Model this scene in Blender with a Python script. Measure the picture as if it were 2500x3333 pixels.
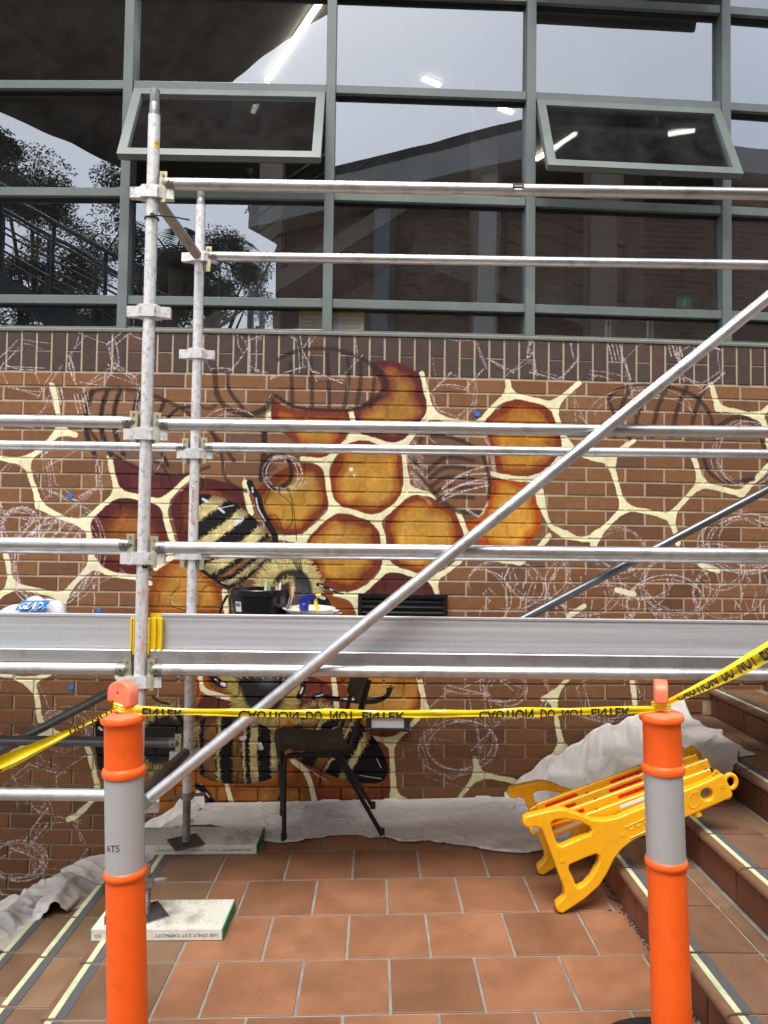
import bpy, bmesh, math, random
import numpy as np
from mathutils import Vector, Matrix
PI = math.pi
random.seed(11)
for o in list(bpy.data.objects): bpy.data.objects.remove(o)
scene = bpy.context.scene
COL = scene.collection

# ---------------------------------------------------------------- camera (phone held at eye height, 4.3 m from the wall)
FPX, YAW, PITCH, ROLL, CAMH = 2352.0, math.radians(.66), math.radians(2.13), .0135, 1.534
def _cam():
    cy, sy = math.cos(YAW), math.sin(YAW); cp, sp = math.cos(PITCH), math.sin(PITCH); cr, sr = math.cos(ROLL), math.sin(ROLL)
    A = np.array([[cy, -sy, 0], [sy, cy, 0], [0, 0, 1]]); B = np.array([[1, 0, 0], [0, cp, sp], [0, -sp, cp]])
    C = np.array([[1, 0, 0], [0, 0, -1], [0, 1, 0]]); D = np.array([[cr, -sr, 0], [sr, cr, 0], [0, 0, 1]])
    return D@C@B@A
CM = _cam(); CO = np.array([0, 0, CAMH])
cd = bpy.data.cameras.new('camera'); cam = bpy.data.objects.new('camera', cd); COL.objects.link(cam)
cd.sensor_fit = 'HORIZONTAL'; cd.sensor_width = 36.0; cd.lens = FPX/2500*36.0; cd.clip_start = .05; cd.clip_end = 500
r_, d_, f_ = CM[0], CM[1], CM[2]
cam.matrix_world = Matrix(((r_[0], -d_[0], -f_[0], 0), (r_[1], -d_[1], -f_[1], 0), (r_[2], -d_[2], -f_[2], CAMH), (0, 0, 0, 1)))
scene.camera = cam

# ---------------------------------------------------------------- overcast daylight
SUN_EL, SUN_AZ = math.radians(62), math.radians(192)      # high, behind the camera and a little to the left
world = bpy.data.worlds.new('World'); scene.world = world; world.use_nodes = True
wn = world.node_tree.nodes; wl = world.node_tree.links
sky = wn.new('ShaderNodeTexSky'); sky.sky_type = 'NISHITA'; sky.sun_disc = False
sky.sun_elevation = SUN_EL; sky.sun_rotation = SUN_AZ; sky.dust_density = 3.0; sky.air_density = 1.0; sky.ozone_density = 1.0
hs = wn.new('ShaderNodeHueSaturation'); hs.inputs['Saturation'].default_value = .42
bg = wn['Background']; bg.inputs['Strength'].default_value = .15
wl.new(sky.outputs[0], hs.inputs['Color']); wl.new(hs.outputs[0], bg.inputs['Color'])
sl = bpy.data.lights.new('sun', 'SUN'); sun = bpy.data.objects.new('sun', sl); COL.objects.link(sun)
sl.energy = 1.5; sl.angle = math.radians(30); sl.color = (1, .965, .92)
sd_ = Vector((math.sin(SUN_AZ)*math.cos(SUN_EL), math.cos(SUN_AZ)*math.cos(SUN_EL), math.sin(SUN_EL)))
sun.rotation_euler = sd_.to_track_quat('Z', 'Y').to_euler(); sun.location = sd_*30
scene.view_settings.view_transform = 'Standard'; scene.view_settings.look = 'None'
scene.view_settings.exposure = 1.3; scene.view_settings.gamma = 1.0; scene.view_settings.use_curve_mapping = False
scene.cycles.max_bounces = 8; scene.cycles.transparent_max_bounces = 12; scene.cycles.use_denoising = True

# ---------------------------------------------------------------- measuring helpers (points of the place read off the photograph)
def ray(x, y): return CM.T@np.array([(x-1250)/FPX, (y-1666.5)/FPX, 1.])
def atY(x, y, Y): d = ray(x, y); return Vector(CO+d*(Y/d[1]))
def WY(X): return 4.29+(X+.85)**2/96                       # the brick wall bows gently towards the viewer
def WA(X): return math.atan((X+.85)/48)
def wall_pt(x, y, off=0.):
    Y = 4.3
    for _ in range(7):
        P = atY(x, y, Y); Y = WY(P[0])+off
    return P
FG = .024                                                  # the landing falls slightly to the left
def fz(X): return FG*X
def floor_pt(x, y, z=0.):
    d = ray(x, y); t = (z-CAMH)/(d[2]-FG*d[0]); return Vector(CO+d*t)

# ---------------------------------------------------------------- building helpers
PW = {}
def link(o, parent=None):
    COL.objects.link(o)
    if parent is not None:
        o.parent = parent; o.matrix_parent_inverse = Matrix.Translation(-PW.get(parent.name, Vector((0, 0, 0))))
    return o
def tag(o, label=None, cat=None, group=None, kind=None):
    if label: o['label'] = label
    if cat: o['category'] = cat
    if group: o['group'] = group
    if kind: o['kind'] = kind
    return o
def thing(name, loc, label, cat, group=None, kind=None):
    o = bpy.data.objects.new(name, None); o.empty_display_size = .1; o.location = loc; COL.objects.link(o)
    PW[o.name] = Vector(loc); tag(o, label, cat, group, kind); return o
def grp(name, loc, kind):
    o = bpy.data.objects.new(name, None); o.location = loc; COL.objects.link(o); PW[o.name] = Vector(loc); o['kind'] = kind; return o
def mesh_data(name, v, f, mat, smooth=False):
    m = bpy.data.meshes.new(name); m.from_pydata([tuple(p) for p in v], [], f); m.update()
    if mat: m.materials.append(mat)
    if smooth:
        m.polygons.foreach_set('use_smooth', [True]*len(m.polygons))
        try: m.set_sharp_from_angle(angle=math.radians(38))
        except Exception: pass
    return m
class MB:
    def __init__(s): s.v = []; s.f = []
    def add(s, v, f):
        n = len(s.v); s.v += [Vector(p) for p in v]; s.f += [tuple(i+n for i in q) for q in f]; return s
    def box(s, c, size, R=None, bev=0):
        x, y, z = [k/2 for k in size]
        if bev:
            bm = bmesh.new(); bmesh.ops.create_cube(bm, size=1)
            for q in bm.verts: q.co = Vector((q.co.x*2*x, q.co.y*2*y, q.co.z*2*z))
            bmesh.ops.bevel(bm, geom=list(bm.edges), offset=bev, segments=2 if bev > .004 else 1, profile=.6, affect='EDGES')
            bm.verts.index_update(); v = [q.co.copy() for q in bm.verts]; f = [[k.index for k in q.verts] for q in bm.faces]; bm.free()
        else:
            v = [Vector((a*x, b*y, c_*z)) for a in (-1, 1) for b in (-1, 1) for c_ in (-1, 1)]
            f = [(0, 1, 3, 2), (4, 6, 7, 5), (0, 4, 5, 1), (2, 3, 7, 6), (0, 2, 6, 4), (1, 5, 7, 3)]
        if R is not None: v = [R@p for p in v]
        return s.add([p+Vector(c) for p in v], f)
    def cyl(s, p0, p1, r, seg=16, r1=None, caps=True):
        p0, p1 = Vector(p0), Vector(p1); d = (p1-p0).normalized(); a = d.orthogonal().normalized(); b = d.cross(a); r1 = r if r1 is None else r1
        v = [p0+(a*math.cos(t)+b*math.sin(t))*r for t in [2*PI*i/seg for i in range(seg)]]+[p1+(a*math.cos(t)+b*math.sin(t))*r1 for t in [2*PI*i/seg for i in range(seg)]]
        f = [(i, (i+1) % seg, (i+1) % seg+seg, i+seg) for i in range(seg)]
        if caps: f += [tuple(range(seg))[::-1], tuple(range(seg, 2*seg))]
        return s.add(v, f)
    def path(s, P, r, seg=8, closed=False):
        P = [Vector(p) for p in P]; n = len(P); v = []; up = None
        for i in range(n):
            t = (P[(i+1) % n]-P[i-1]) if closed else (P[min(i+1, n-1)]-P[max(i-1, 0)])
            t.normalize()
            if up is None: up = t.orthogonal().normalized()
            up = (up-t*up.dot(t)).normalized(); b = t.cross(up); rr = r[i] if isinstance(r, (list, tuple)) else r
            v += [P[i]+(up*math.cos(2*PI*k/seg)+b*math.sin(2*PI*k/seg))*rr for k in range(seg)]
        f = []
        for i in range(n if closed else n-1):
            j = (i+1) % n
            f += [(i*seg+k, i*seg+(k+1) % seg, j*seg+(k+1) % seg, j*seg+k) for k in range(seg)]
        if not closed: f += [tuple(range(seg))[::-1], tuple(range((n-1)*seg, n*seg))]
        return s.add(v, f)
    def lathe(s, prof, c, seg=32, R=None):
        v = []; n = len(prof)
        for k in range(seg):
            a = 2*PI*k/seg
            for (r, z) in prof:
                p = Vector((r*math.cos(a), r*math.sin(a), z)); p = R@p if R is not None else p; v.append(p+Vector(c))
        f = [(k*n+i, ((k+1) % seg)*n+i, ((k+1) % seg)*n+i+1, k*n+i+1) for k in range(seg) for i in range(n-1)]
        return s.add(v, f)
    def prism(s, poly, y0, y1, T=lambda x, y, z: (x, y, z)):
        n = len(poly); v = [T(a, y0, b) for a, b in poly]+[T(a, y1, b) for a, b in poly]
        f = [tuple(range(n))[::-1], tuple(range(n, 2*n))]+[(i, (i+1) % n, (i+1) % n+n, i+n) for i in range(n)]
        return s.add(v, f)
    def fix(s):
        bm = bmesh.new(); vs = [bm.verts.new(p) for p in s.v]
        for q in s.f:
            try: bm.faces.new([vs[i] for i in q])
            except ValueError: pass
        bmesh.ops.recalc_face_normals(bm, faces=list(bm.faces)); return bm
    def data(s, name, mat, smooth=False):
        bm = s.fix(); m = bpy.data.meshes.new(name); bm.to_mesh(m); bm.free()
        if mat: m.materials.append(mat)
        if smooth:
            m.polygons.foreach_set('use_smooth', [True]*len(m.polygons))
            try: m.set_sharp_from_angle(angle=math.radians(40))
            except Exception: pass
        return m
    def obj(s, name, mat, parent=None, smooth=False):
        return link(bpy.data.objects.new(name, s.data(name, mat, smooth)), parent)
def inst(name, data, parent, loc=(0, 0, 0), rot=(0, 0, 0), scale=(1, 1, 1)):
    o = bpy.data.objects.new(name, data); o.location = loc; o.rotation_euler = rot; o.scale = scale; return link(o, parent)
def from_curve(cu, mat, name):
    t = bpy.data.objects.new('tmp', cu); COL.objects.link(t)
    m = bpy.data.meshes.new_from_object(t, depsgraph=bpy.context.evaluated_depsgraph_get())
    bpy.data.objects.remove(t); m.name = name; m.materials.clear(); m.materials.append(mat); return m
def text_mesh(txt, size, mat, name='lettering', depth=.0, bold=0.):
    cu = bpy.data.curves.new('txt', 'FONT'); cu.body = txt; cu.size = size; cu.align_x = 'CENTER'; cu.align_y = 'CENTER'; cu.extrude = depth; cu.offset = bold; cu.resolution_u = 3
    return from_curve(cu, mat, name)
def warp(m, fn):
    for q in m.vertices: q.co = Vector(fn(q.co))
    m.update(); return m

# ---------------------------------------------------------------- materials
def newmat(name):
    m = bpy.data.materials.new(name); m.use_nodes = True; n = m.node_tree.nodes; return m, n, m.node_tree.links, n['Principled BSDF']
def N(n, t, **k):
    q = n.new('ShaderNode'+t)
    for a, b in k.items(): setattr(q, a, b)
    return q
def pm(name, c, rough=.5, metal=0., var=.12, vs=6., bump=0., bs=80., spec=.5, dirt=None, dirt_amt=.5, dirt_scale=3., rvar=.1, scale3=(1, 1, 1), rand=0., coat=0., speck=0., sscale=160.):
    m, n, l, b = newmat(name)
    g = N(n, 'NewGeometry'); mp = N(n, 'Mapping'); mp.inputs['Scale'].default_value = scale3; l.new(g.outputs['Position'], mp.inputs[0])
    t = N(n, 'TexNoise'); t.inputs['Scale'].default_value = vs; t.inputs['Detail'].default_value = 6; t.inputs['Roughness'].default_value = .6; l.new(mp.outputs[0], t.inputs['Vector'])
    mr = N(n, 'MapRange'); mr.inputs[1].default_value = .25; mr.inputs[2].default_value = .75; mr.inputs[3].default_value = 1-var; mr.inputs[4].default_value = 1+var; l.new(t.outputs[0], mr.inputs[0])
    mul = N(n, 'Mix', data_type='RGBA', blend_type='MULTIPLY'); mul.inputs[0].default_value = 1.; mul.inputs[6].default_value = (*c, 1); l.new(mr.outputs[0], mul.inputs[7])
    out = mul.outputs[2]
    if rand:
        oi = N(n, 'ObjectInfo'); r2 = N(n, 'MapRange'); r2.inputs[3].default_value = 1-rand; r2.inputs[4].default_value = 1+rand; l.new(oi.outputs['Random'], r2.inputs[0])
        m2 = N(n, 'Mix', data_type='RGBA', blend_type='MULTIPLY'); m2.inputs[0].default_value = 1.; l.new(out, m2.inputs[6]); l.new(r2.outputs[0], m2.inputs[7]); out = m2.outputs[2]
    if dirt is not None:
        t2 = N(n, 'TexNoise'); t2.inputs['Scale'].default_value = dirt_scale; t2.inputs['Detail'].default_value = 9; t2.inputs['Roughness'].default_value = .7; l.new(g.outputs['Position'], t2.inputs['Vector'])
        cr = N(n, 'ValToRGB'); cr.color_ramp.elements[0].position = .5; cr.color_ramp.elements[1].position = .72; cr.color_ramp.elements[1].color = (dirt_amt,)*3+(1,); l.new(t2.outputs[0], cr.inputs[0])
        m3 = N(n, 'Mix', data_type='RGBA'); l.new(cr.outputs[0], m3.inputs[0]); l.new(out, m3.inputs[6]); m3.inputs[7].default_value = (*dirt, 1); out = m3.outputs[2]
    if speck:
        vo = N(n, 'TexVoronoi'); vo.inputs['Scale'].default_value = sscale; l.new(g.outputs['Position'], vo.inputs['Vector']); n9 = N(n, 'TexNoise'); n9.inputs['Scale'].default_value = 30; l.new(g.outputs['Position'], n9.inputs['Vector'])
        sm = N(n, 'Math', operation='ADD'); l.new(vo.outputs['Distance'], sm.inputs[0]); l.new(n9.outputs[0], sm.inputs[1]); sr = N(n, 'MapRange'); sr.inputs[1].default_value = .45; sr.inputs[2].default_value = .62; sr.inputs[3].default_value = 1-speck; sr.inputs[4].default_value = 1.; l.new(sm.outputs[0], sr.inputs[0])
        m4 = N(n, 'Mix', data_type='RGBA', blend_type='MULTIPLY'); m4.inputs[0].default_value = 1.; l.new(out, m4.inputs[6]); l.new(sr.outputs[0], m4.inputs[7]); out = m4.outputs[2]
    l.new(out, b.inputs['Base Color'])
    rr = N(n, 'MapRange'); rr.inputs[1].default_value = .3; rr.inputs[2].default_value = .7; rr.inputs[3].default_value = max(rough-rvar, .02); rr.inputs[4].default_value = min(rough+rvar, 1); l.new(t.outputs[0], rr.inputs[0]); l.new(rr.outputs[0], b.inputs['Roughness'])
    b.inputs['Metallic'].default_value = metal; b.inputs['Specular IOR Level'].default_value = spec
    if coat: b.inputs['Coat Weight'].default_value = coat
    if bump:
        t3 = N(n, 'TexNoise'); t3.inputs['Scale'].default_value = bs; t3.inputs['Detail'].default_value = 4; l.new(mp.outputs[0], t3.inputs['Vector'])
        bp = N(n, 'Bump'); bp.inputs['Strength'].default_value = bump; bp.inputs['Distance'].default_value = .004; l.new(t3.outputs[0], bp.inputs['Height']); l.new(bp.outputs[0], b.inputs['Normal'])
    return m
def emit(name, c, s):
    m, n, l, b = newmat(name); b.inputs['Base Color'].default_value = (*c, 1); b.inputs['Emission Color'].default_value = (*c, 1); b.inputs['Emission Strength'].default_value = s; return m
# ---------------------------------------------------------------- mural painted in code (flat paint and chalk on the bricks)
MS = 460.0; MU0, MZ0, MUW, MZH = -2.62, -0.92, 5.24, 3.70
MW, MH = int(MUW*MS), int(MZH*MS)
def paint_mural():
    rs = np.random.RandomState(7)
    def vnoise(cell, seed):
        r = np.random.RandomState(seed)
        h, w = int(MH/cell)+3, int(MW/cell)+3
        g = r.rand(h, w).astype(np.float32)
        y = np.arange(MH)/cell; x = np.arange(MW)/cell
        yi = y.astype(int); xi = x.astype(int)
        fy = (y-yi)[:, None]; fx = (x-xi)[None]
        fy = fy*fy*(3-2*fy); fx = fx*fx*(3-2*fx)
        a = g[yi][:, xi]; b = g[yi][:, xi+1]; c = g[yi+1][:, xi]; d = g[yi+1][:, xi+1]
        return ((a*(1-fx)+b*fx)*(1-fy)+(c*(1-fx)+d*fx)*fy).astype(np.float32)
    N3 = vnoise(2.2, 1); N8 = vnoise(8, 2); N40 = vnoise(40, 3); N20 = vnoise(18, 4)
    F = np.random.RandomState(5).rand(MH, MW).astype(np.float32)
    rgb = np.zeros((MH, MW, 3), np.float32); A = np.zeros((MH, MW), np.float32)
    K = MS*4.33/2352                                   # photo pixels -> mural pixels
    def W(p):
        q = wall_pt(p[0], p[1]); return ((q[0]-MU0)*MS, (q[2]-MZ0)*MS)
    def pts(l): return np.array([W(p) for p in l], np.float32)
    def smooth(p, closed, n=6):
        m = len(p); out = []
        for i in range(m if closed else m-1):
            if closed: a, b, c, d = p[(i-1) % m], p[i], p[(i+1) % m], p[(i+2) % m]
            else: a, b, c, d = p[max(i-1, 0)], p[i], p[i+1], p[min(i+2, m-1)]
            for k in range(n):
                t = k/n
                out.append(.5*((2*b)+(c-a)*t+(2*a-5*b+4*c-d)*t*t+(3*b-a-3*c+d)*t**3))
        if not closed: out.append(p[-1])
        return np.array(out, np.float32)
    def box(p, m):
        x0 = max(int(p[:, 0].min()-m), 0); x1 = min(int(p[:, 0].max()+m)+2, MW)
        y0 = max(int(p[:, 1].min()-m), 0); y1 = min(int(p[:, 1].max()+m)+2, MH)
        return x0, x1, y0, y1
    def segdist(gx, gy, a, b):
        d = b-a; L = float(d@d)+1e-6
        t = np.clip(((gx-a[0])*d[0]+(gy-a[1])*d[1])/L, 0, 1)
        return np.hypot(gx-a[0]-t*d[0], gy-a[1]-t*d[1])
    def over(sl, m, c):
        a = A[sl]; n = m+a*(1-m)
        cc = c if getattr(c, 'ndim', 1) == 3 else np.array(c, np.float32)[None, None]/255
        rgb[sl] = np.where(n[..., None] > 1e-4, (cc*m[..., None]+rgb[sl]*(a*(1-m))[..., None])/np.maximum(n, 1e-4)[..., None], rgb[sl])
        A[sl] = n
    def erase(sl, m): A[sl] = A[sl]*(1-m)
    def sdpoly(p, m=6):
        x0, x1, y0, y1 = box(p, m)
        if x1 <= x0 or y1 <= y0: return None
        gy, gx = np.mgrid[y0:y1, x0:x1].astype(np.float32)
        d = np.full(gx.shape, 1e9, np.float32); ins = np.zeros(gx.shape, bool)
        n = len(p)
        for i in range(n):
            a, b = p[i], p[(i+1) % n]
            d = np.minimum(d, segdist(gx, gy, a, b))
            if abs(b[1]-a[1]) > 1e-9:
                c = ((a[1] > gy) != (b[1] > gy)) & (gx < (b[0]-a[0])*(gy-a[1])/(b[1]-a[1])+a[0])
                ins ^= c
        return (slice(y0, y1), slice(x0, x1)), np.where(ins, -d, d)
    def fill(l, c, soft=1.6, al=1., world=False, rough=0., sm=True):
        p = l if world else pts(l)
        if sm: p = smooth(p, True)
        r = sdpoly(p)
        if r is None: return
        sl, sd = r
        sd = sd+(N3[sl]-.5)*rough
        m = np.clip(.5-sd/soft, 0, 1)*al
        cc = np.array(c, np.float32)/255*(0.93+.14*N40[sl]+.06*(N8[sl]-.5))[..., None]
        over(sl, m, cc)
    def stroke(l, w, c, al=1., soft=1.5, grain=0., sm=True, taper=False, world=False, rough=0.):
        p = l if world else pts(l)
        if sm and len(p) > 2: p = smooth(p, False, 5)
        w = w*K/2
        x0, x1, y0, y1 = box(p, w+3)
        if x1 <= x0 or y1 <= y0: return
        gy, gx = np.mgrid[y0:y1, x0:x1].astype(np.float32)
        d = np.full(gx.shape, 1e9, np.float32); n = len(p)-1
        for i in range(n):
            ww = w*(1-.75*i/max(n, 1)) if taper else w
            d = np.minimum(d, segdist(gx, gy, p[i], p[i+1])-ww)
        sl = (slice(y0, y1), slice(x0, x1))
        if rough: d = d+(N3[sl]-.5)*rough
        m = np.clip(.5-d/soft, 0, 1)*al
        if grain: m = m*np.clip((N3[sl]*.55+F[sl]*.45-grain)*5, 0, 1)
        over(sl, m, c)
    def cell(l, rim, mid, inn, depth=60, hi=()):
        p = smooth(pts(l), True); sl, sd = sdpoly(p)
        e = -sd+(N20[sl]-.5)*5+(N40[sl]-.5)*16
        t = np.clip(e/(depth*K), 0, 1)
        R, M_, I = [np.array(c, np.float32)/255 for c in (rim, mid, inn)]
        t1 = np.clip((t-.30)/.14, 0, 1)[..., None]; t2 = np.clip((t-.50)/.28, 0, 1)[..., None]
        col = R*(1-t1)+M_*t1; col = col*(1-t2)+I*t2
        gy, gx = np.mgrid[sl[0], sl[1]].astype(np.float32)
        for (hx, hy, hr, hc, ha) in hi:
            q = W((hx, hy)); r2 = ((gx-q[0])**2+((gy-q[1])*1.25)**2)/(hr*K)**2
            m = (np.exp(-r2*1.6)*ha*(.8+.35*N20[sl]))[..., None]
            col = col*(1-np.clip(m, 0, 1))+np.array(hc, np.float32)/255*np.clip(m, 0, 1)
        q0 = p.mean(0); top = np.clip((gy-q0[1])/(np.ptp(p[:, 1])*.5), -1, 1)
        col = col*(1-.16*np.clip(top, 0, 1)*t2[..., 0]*(1-.0*t2[..., 0]))[..., None]
        ar = np.exp(-((np.hypot((gx-q0[0])*.9, gy-q0[1]+.1*np.ptp(p[:, 1]))-.30*np.ptp(p[:, 1]))/(.07*np.ptp(p[:, 1])))**2)*np.clip(-top+.2, 0, 1)*np.clip(N20[sl]*2-.5, 0, 1)*t2[..., 0]*(1. if inn[0] > 150 else 0.)
        col = col*(1-.55*ar[..., None])+np.array([236, 188, 92], np.float32)/255*.55*ar[..., None]
        col = col*np.array([.88, .91, 1.12], np.float32)*(.84+.14*N8[sl]+.2*N40[sl])[..., None]
        over(sl, np.clip(.5-sd/2., 0, 1), np.clip(col, 0, 1))
    CREAM = (243, 236, 190)
    GOLD = (212, 146, 44); AMB = (180, 98, 30); RIM = (138, 54, 22); MAR = (102, 38, 34); LIT = (236, 178, 74)
    # ---- honey cells
    G = [(1.0, GOLD)]
    cell([(885,1300),(960,1335),(1140,1338),(1150,1380),(1110,1440),(1060,1492),(1000,1482),(945,1430),(900,1390),(880,1350)], (132,52,24), AMB, (204,142,40), 70, [(1000,1400,50,(206,142,40),.7)])
    cell([(1210,1190),(1260,1172),(1320,1190),(1372,1228),(1386,1290),(1394,1345),(1375,1385),(1330,1425),(1285,1445),(1225,1430),(1160,1418),(1155,1340),(1200,1300),(1240,1260)], MAR, (150,80,36), (192,128,44), 74, [(1290,1330,70,(200,138,44),.8)])
    cell([(1580,1375),(1625,1330),(1660,1303),(1705,1302),(1780,1328),(1808,1375),(1828,1425),(1822,1485),(1780,1532),(1730,1560),(1680,1553),(1625,1542),(1605,1480),(1585,1440)], RIM, AMB, (214,142,34), 66, [(1690,1500,60,(228,160,46),.8), (1690,1360,40,(196,120,40),.6)])
    cell([(1085,1505),(1130,1452),(1165,1432),(1230,1447),(1300,1467),(1312,1520),(1323,1590),(1290,1640),(1225,1680),(1180,1676),(1110,1656),(1085,1620),(1073,1560)], (146,60,22), (190,108,28), (226,160,50), 60, [(1150,1545,34,LIT,.8), (1225,1620,36,LIT,.7), (1240,1510,40,(212,140,36),.6)])
    cell([(832,1600),(880,1555),(960,1510),(1035,1514),(1056,1560),(1069,1640),(1020,1700),(975,1737),(915,1737),(865,1700),(830,1650)], (132,54,22), (172,98,28), (204,148,48), 62, [(1000,1575,40,(222,176,78),.8), (960,1660,50,(206,150,46),.7)])
    cell([(998,1742),(1060,1690),(1100,1672),(1170,1686),(1226,1706),(1239,1760),(1244,1830),(1210,1880),(1150,1922),(1090,1917),(1030,1890),(1005,1830),(990,1785)], (136,56,22), (182,104,28), (216,152,46), 64, [(1110,1730,40,LIT,.7), (1120,1850,50,(226,160,52),.7)])
    cell([(1260,1682),(1310,1636),(1350,1612),(1400,1620),(1460,1650),(1490,1682),(1506,1740),(1500,1800),(1450,1840),(1400,1872),(1350,1862),(1285,1842),(1265,1790),(1252,1730)], (140,58,22), (186,106,28), (226,160,48), 62, [(1330,1720,36,LIT,.7), (1430,1700,40,LIT,.6), (1350,1820,40,(236,176,64),.7)])
    cell([(1600,1556),(1650,1558),(1712,1574),(1742,1600),(1757,1660),(1759,1712),(1737,1752),(1690,1800),(1620,1800),(1560,1770),(1520,1725),(1504,1690),(1550,1690),(1592,1620)], (192,78,16), (212,116,24), (236,164,48), 54, [(1640,1690,70,(242,176,56),.8)])
    cell([(293,1705),(340,1642),(380,1614),(412,1614),(462,1630),(516,1650),(531,1700),(546,1770),(522,1822),(472,1872),(420,1871),(330,1842),(309,1790),(292,1750)], (92,34,26), (122,58,26), (172,100,34), 100, [(440,1760,80,(178,104,36),.6)])
    cell([(368,1495),(470,1528),(560,1545),(628,1550),(580,1592),(540,1616),(500,1622),(402,1596),(380,1560)], MAR, (112,44,36), (132,60,34), 90)
    cell([(556,1645),(600,1590),(640,1560),(700,1562),(780,1590),(796,1640),(812,1680),(870,1760),(900,1800),(640,1800),(592,1795),(570,1720)], (96,36,30), (130,62,26), (160,92,36), 90)
    cell([(482,1900),(540,1832),(590,1806),(640,1810),(700,1860),(728,1930),(722,2010),(480,2010)], (158,74,24), (186,108,32), (208,142,46), 70, [(600,1920,60,(212,148,52),.6)])
    cell([(1180,1945),(1225,1890),(1265,1860),(1330,1868),(1392,1893),(1416,1935),(1422,2010),(1170,2010)], (92,38,30), (104,44,32), (112,50,34), 60)
    cell([(1050,1930),(1130,1948),(1152,1975),(1160,2020),(1040,2020)], (164,84,30), (170,92,32), (180,100,36), 60)
    # ---- lower wall ground colours
    fill([(640,2190),(760,2190),(900,2195),(1080,2195),(1095,2300),(1230,2400),(1272,2420),(1280,2520),(1275,2625),(900,2640),(640,2640),(470,2640),(440,2560),(560,2480),(640,2400)], (170,92,32), 3, 1.)
    cell([(640,2300),(680,2256),(745,2272),(800,2300),(760,2350),(640,2350)], (104,44,30), (116,52,32), (124,58,34), 60)
    cell([(670,2190),(755,2190),(748,2262),(690,2240)], (150,72,26), (160,80,28), (168,90,30), 60)
    cell([(950,2200),(1040,2212),(1076,2240),(1088,2310),(980,2310)], (112,48,32), (124,56,34), (140,66,36), 60)
    cell([(1100,2260),(1106,2190),(1358,2190),(1372,2260),(1372,2300),(1330,2362),(1255,2402),(1190,2392),(1110,2330)], (160,76,28), (196,120,36), (224,160,62), 60, [(1220,2250,60,(232,170,70),.6)])
    cell([(1120,2400),(1200,2405),(1265,2430),(1272,2500),(1275,2600),(1050,2620),(1010,2560),(960,2500)], (150,70,26), (156,76,28), (164,84,30), 60)
    cell([(460,2560),(640,2575),(735,2560),(745,2640),(440,2640)], (170,100,32), (182,112,36), (190,120,40), 60)
    cell([(760,2565),(920,2540),(990,2520),(1012,2600),(1010,2640),(752,2640)], (166,92,30), (176,104,34), (186,114,38), 60)
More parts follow.
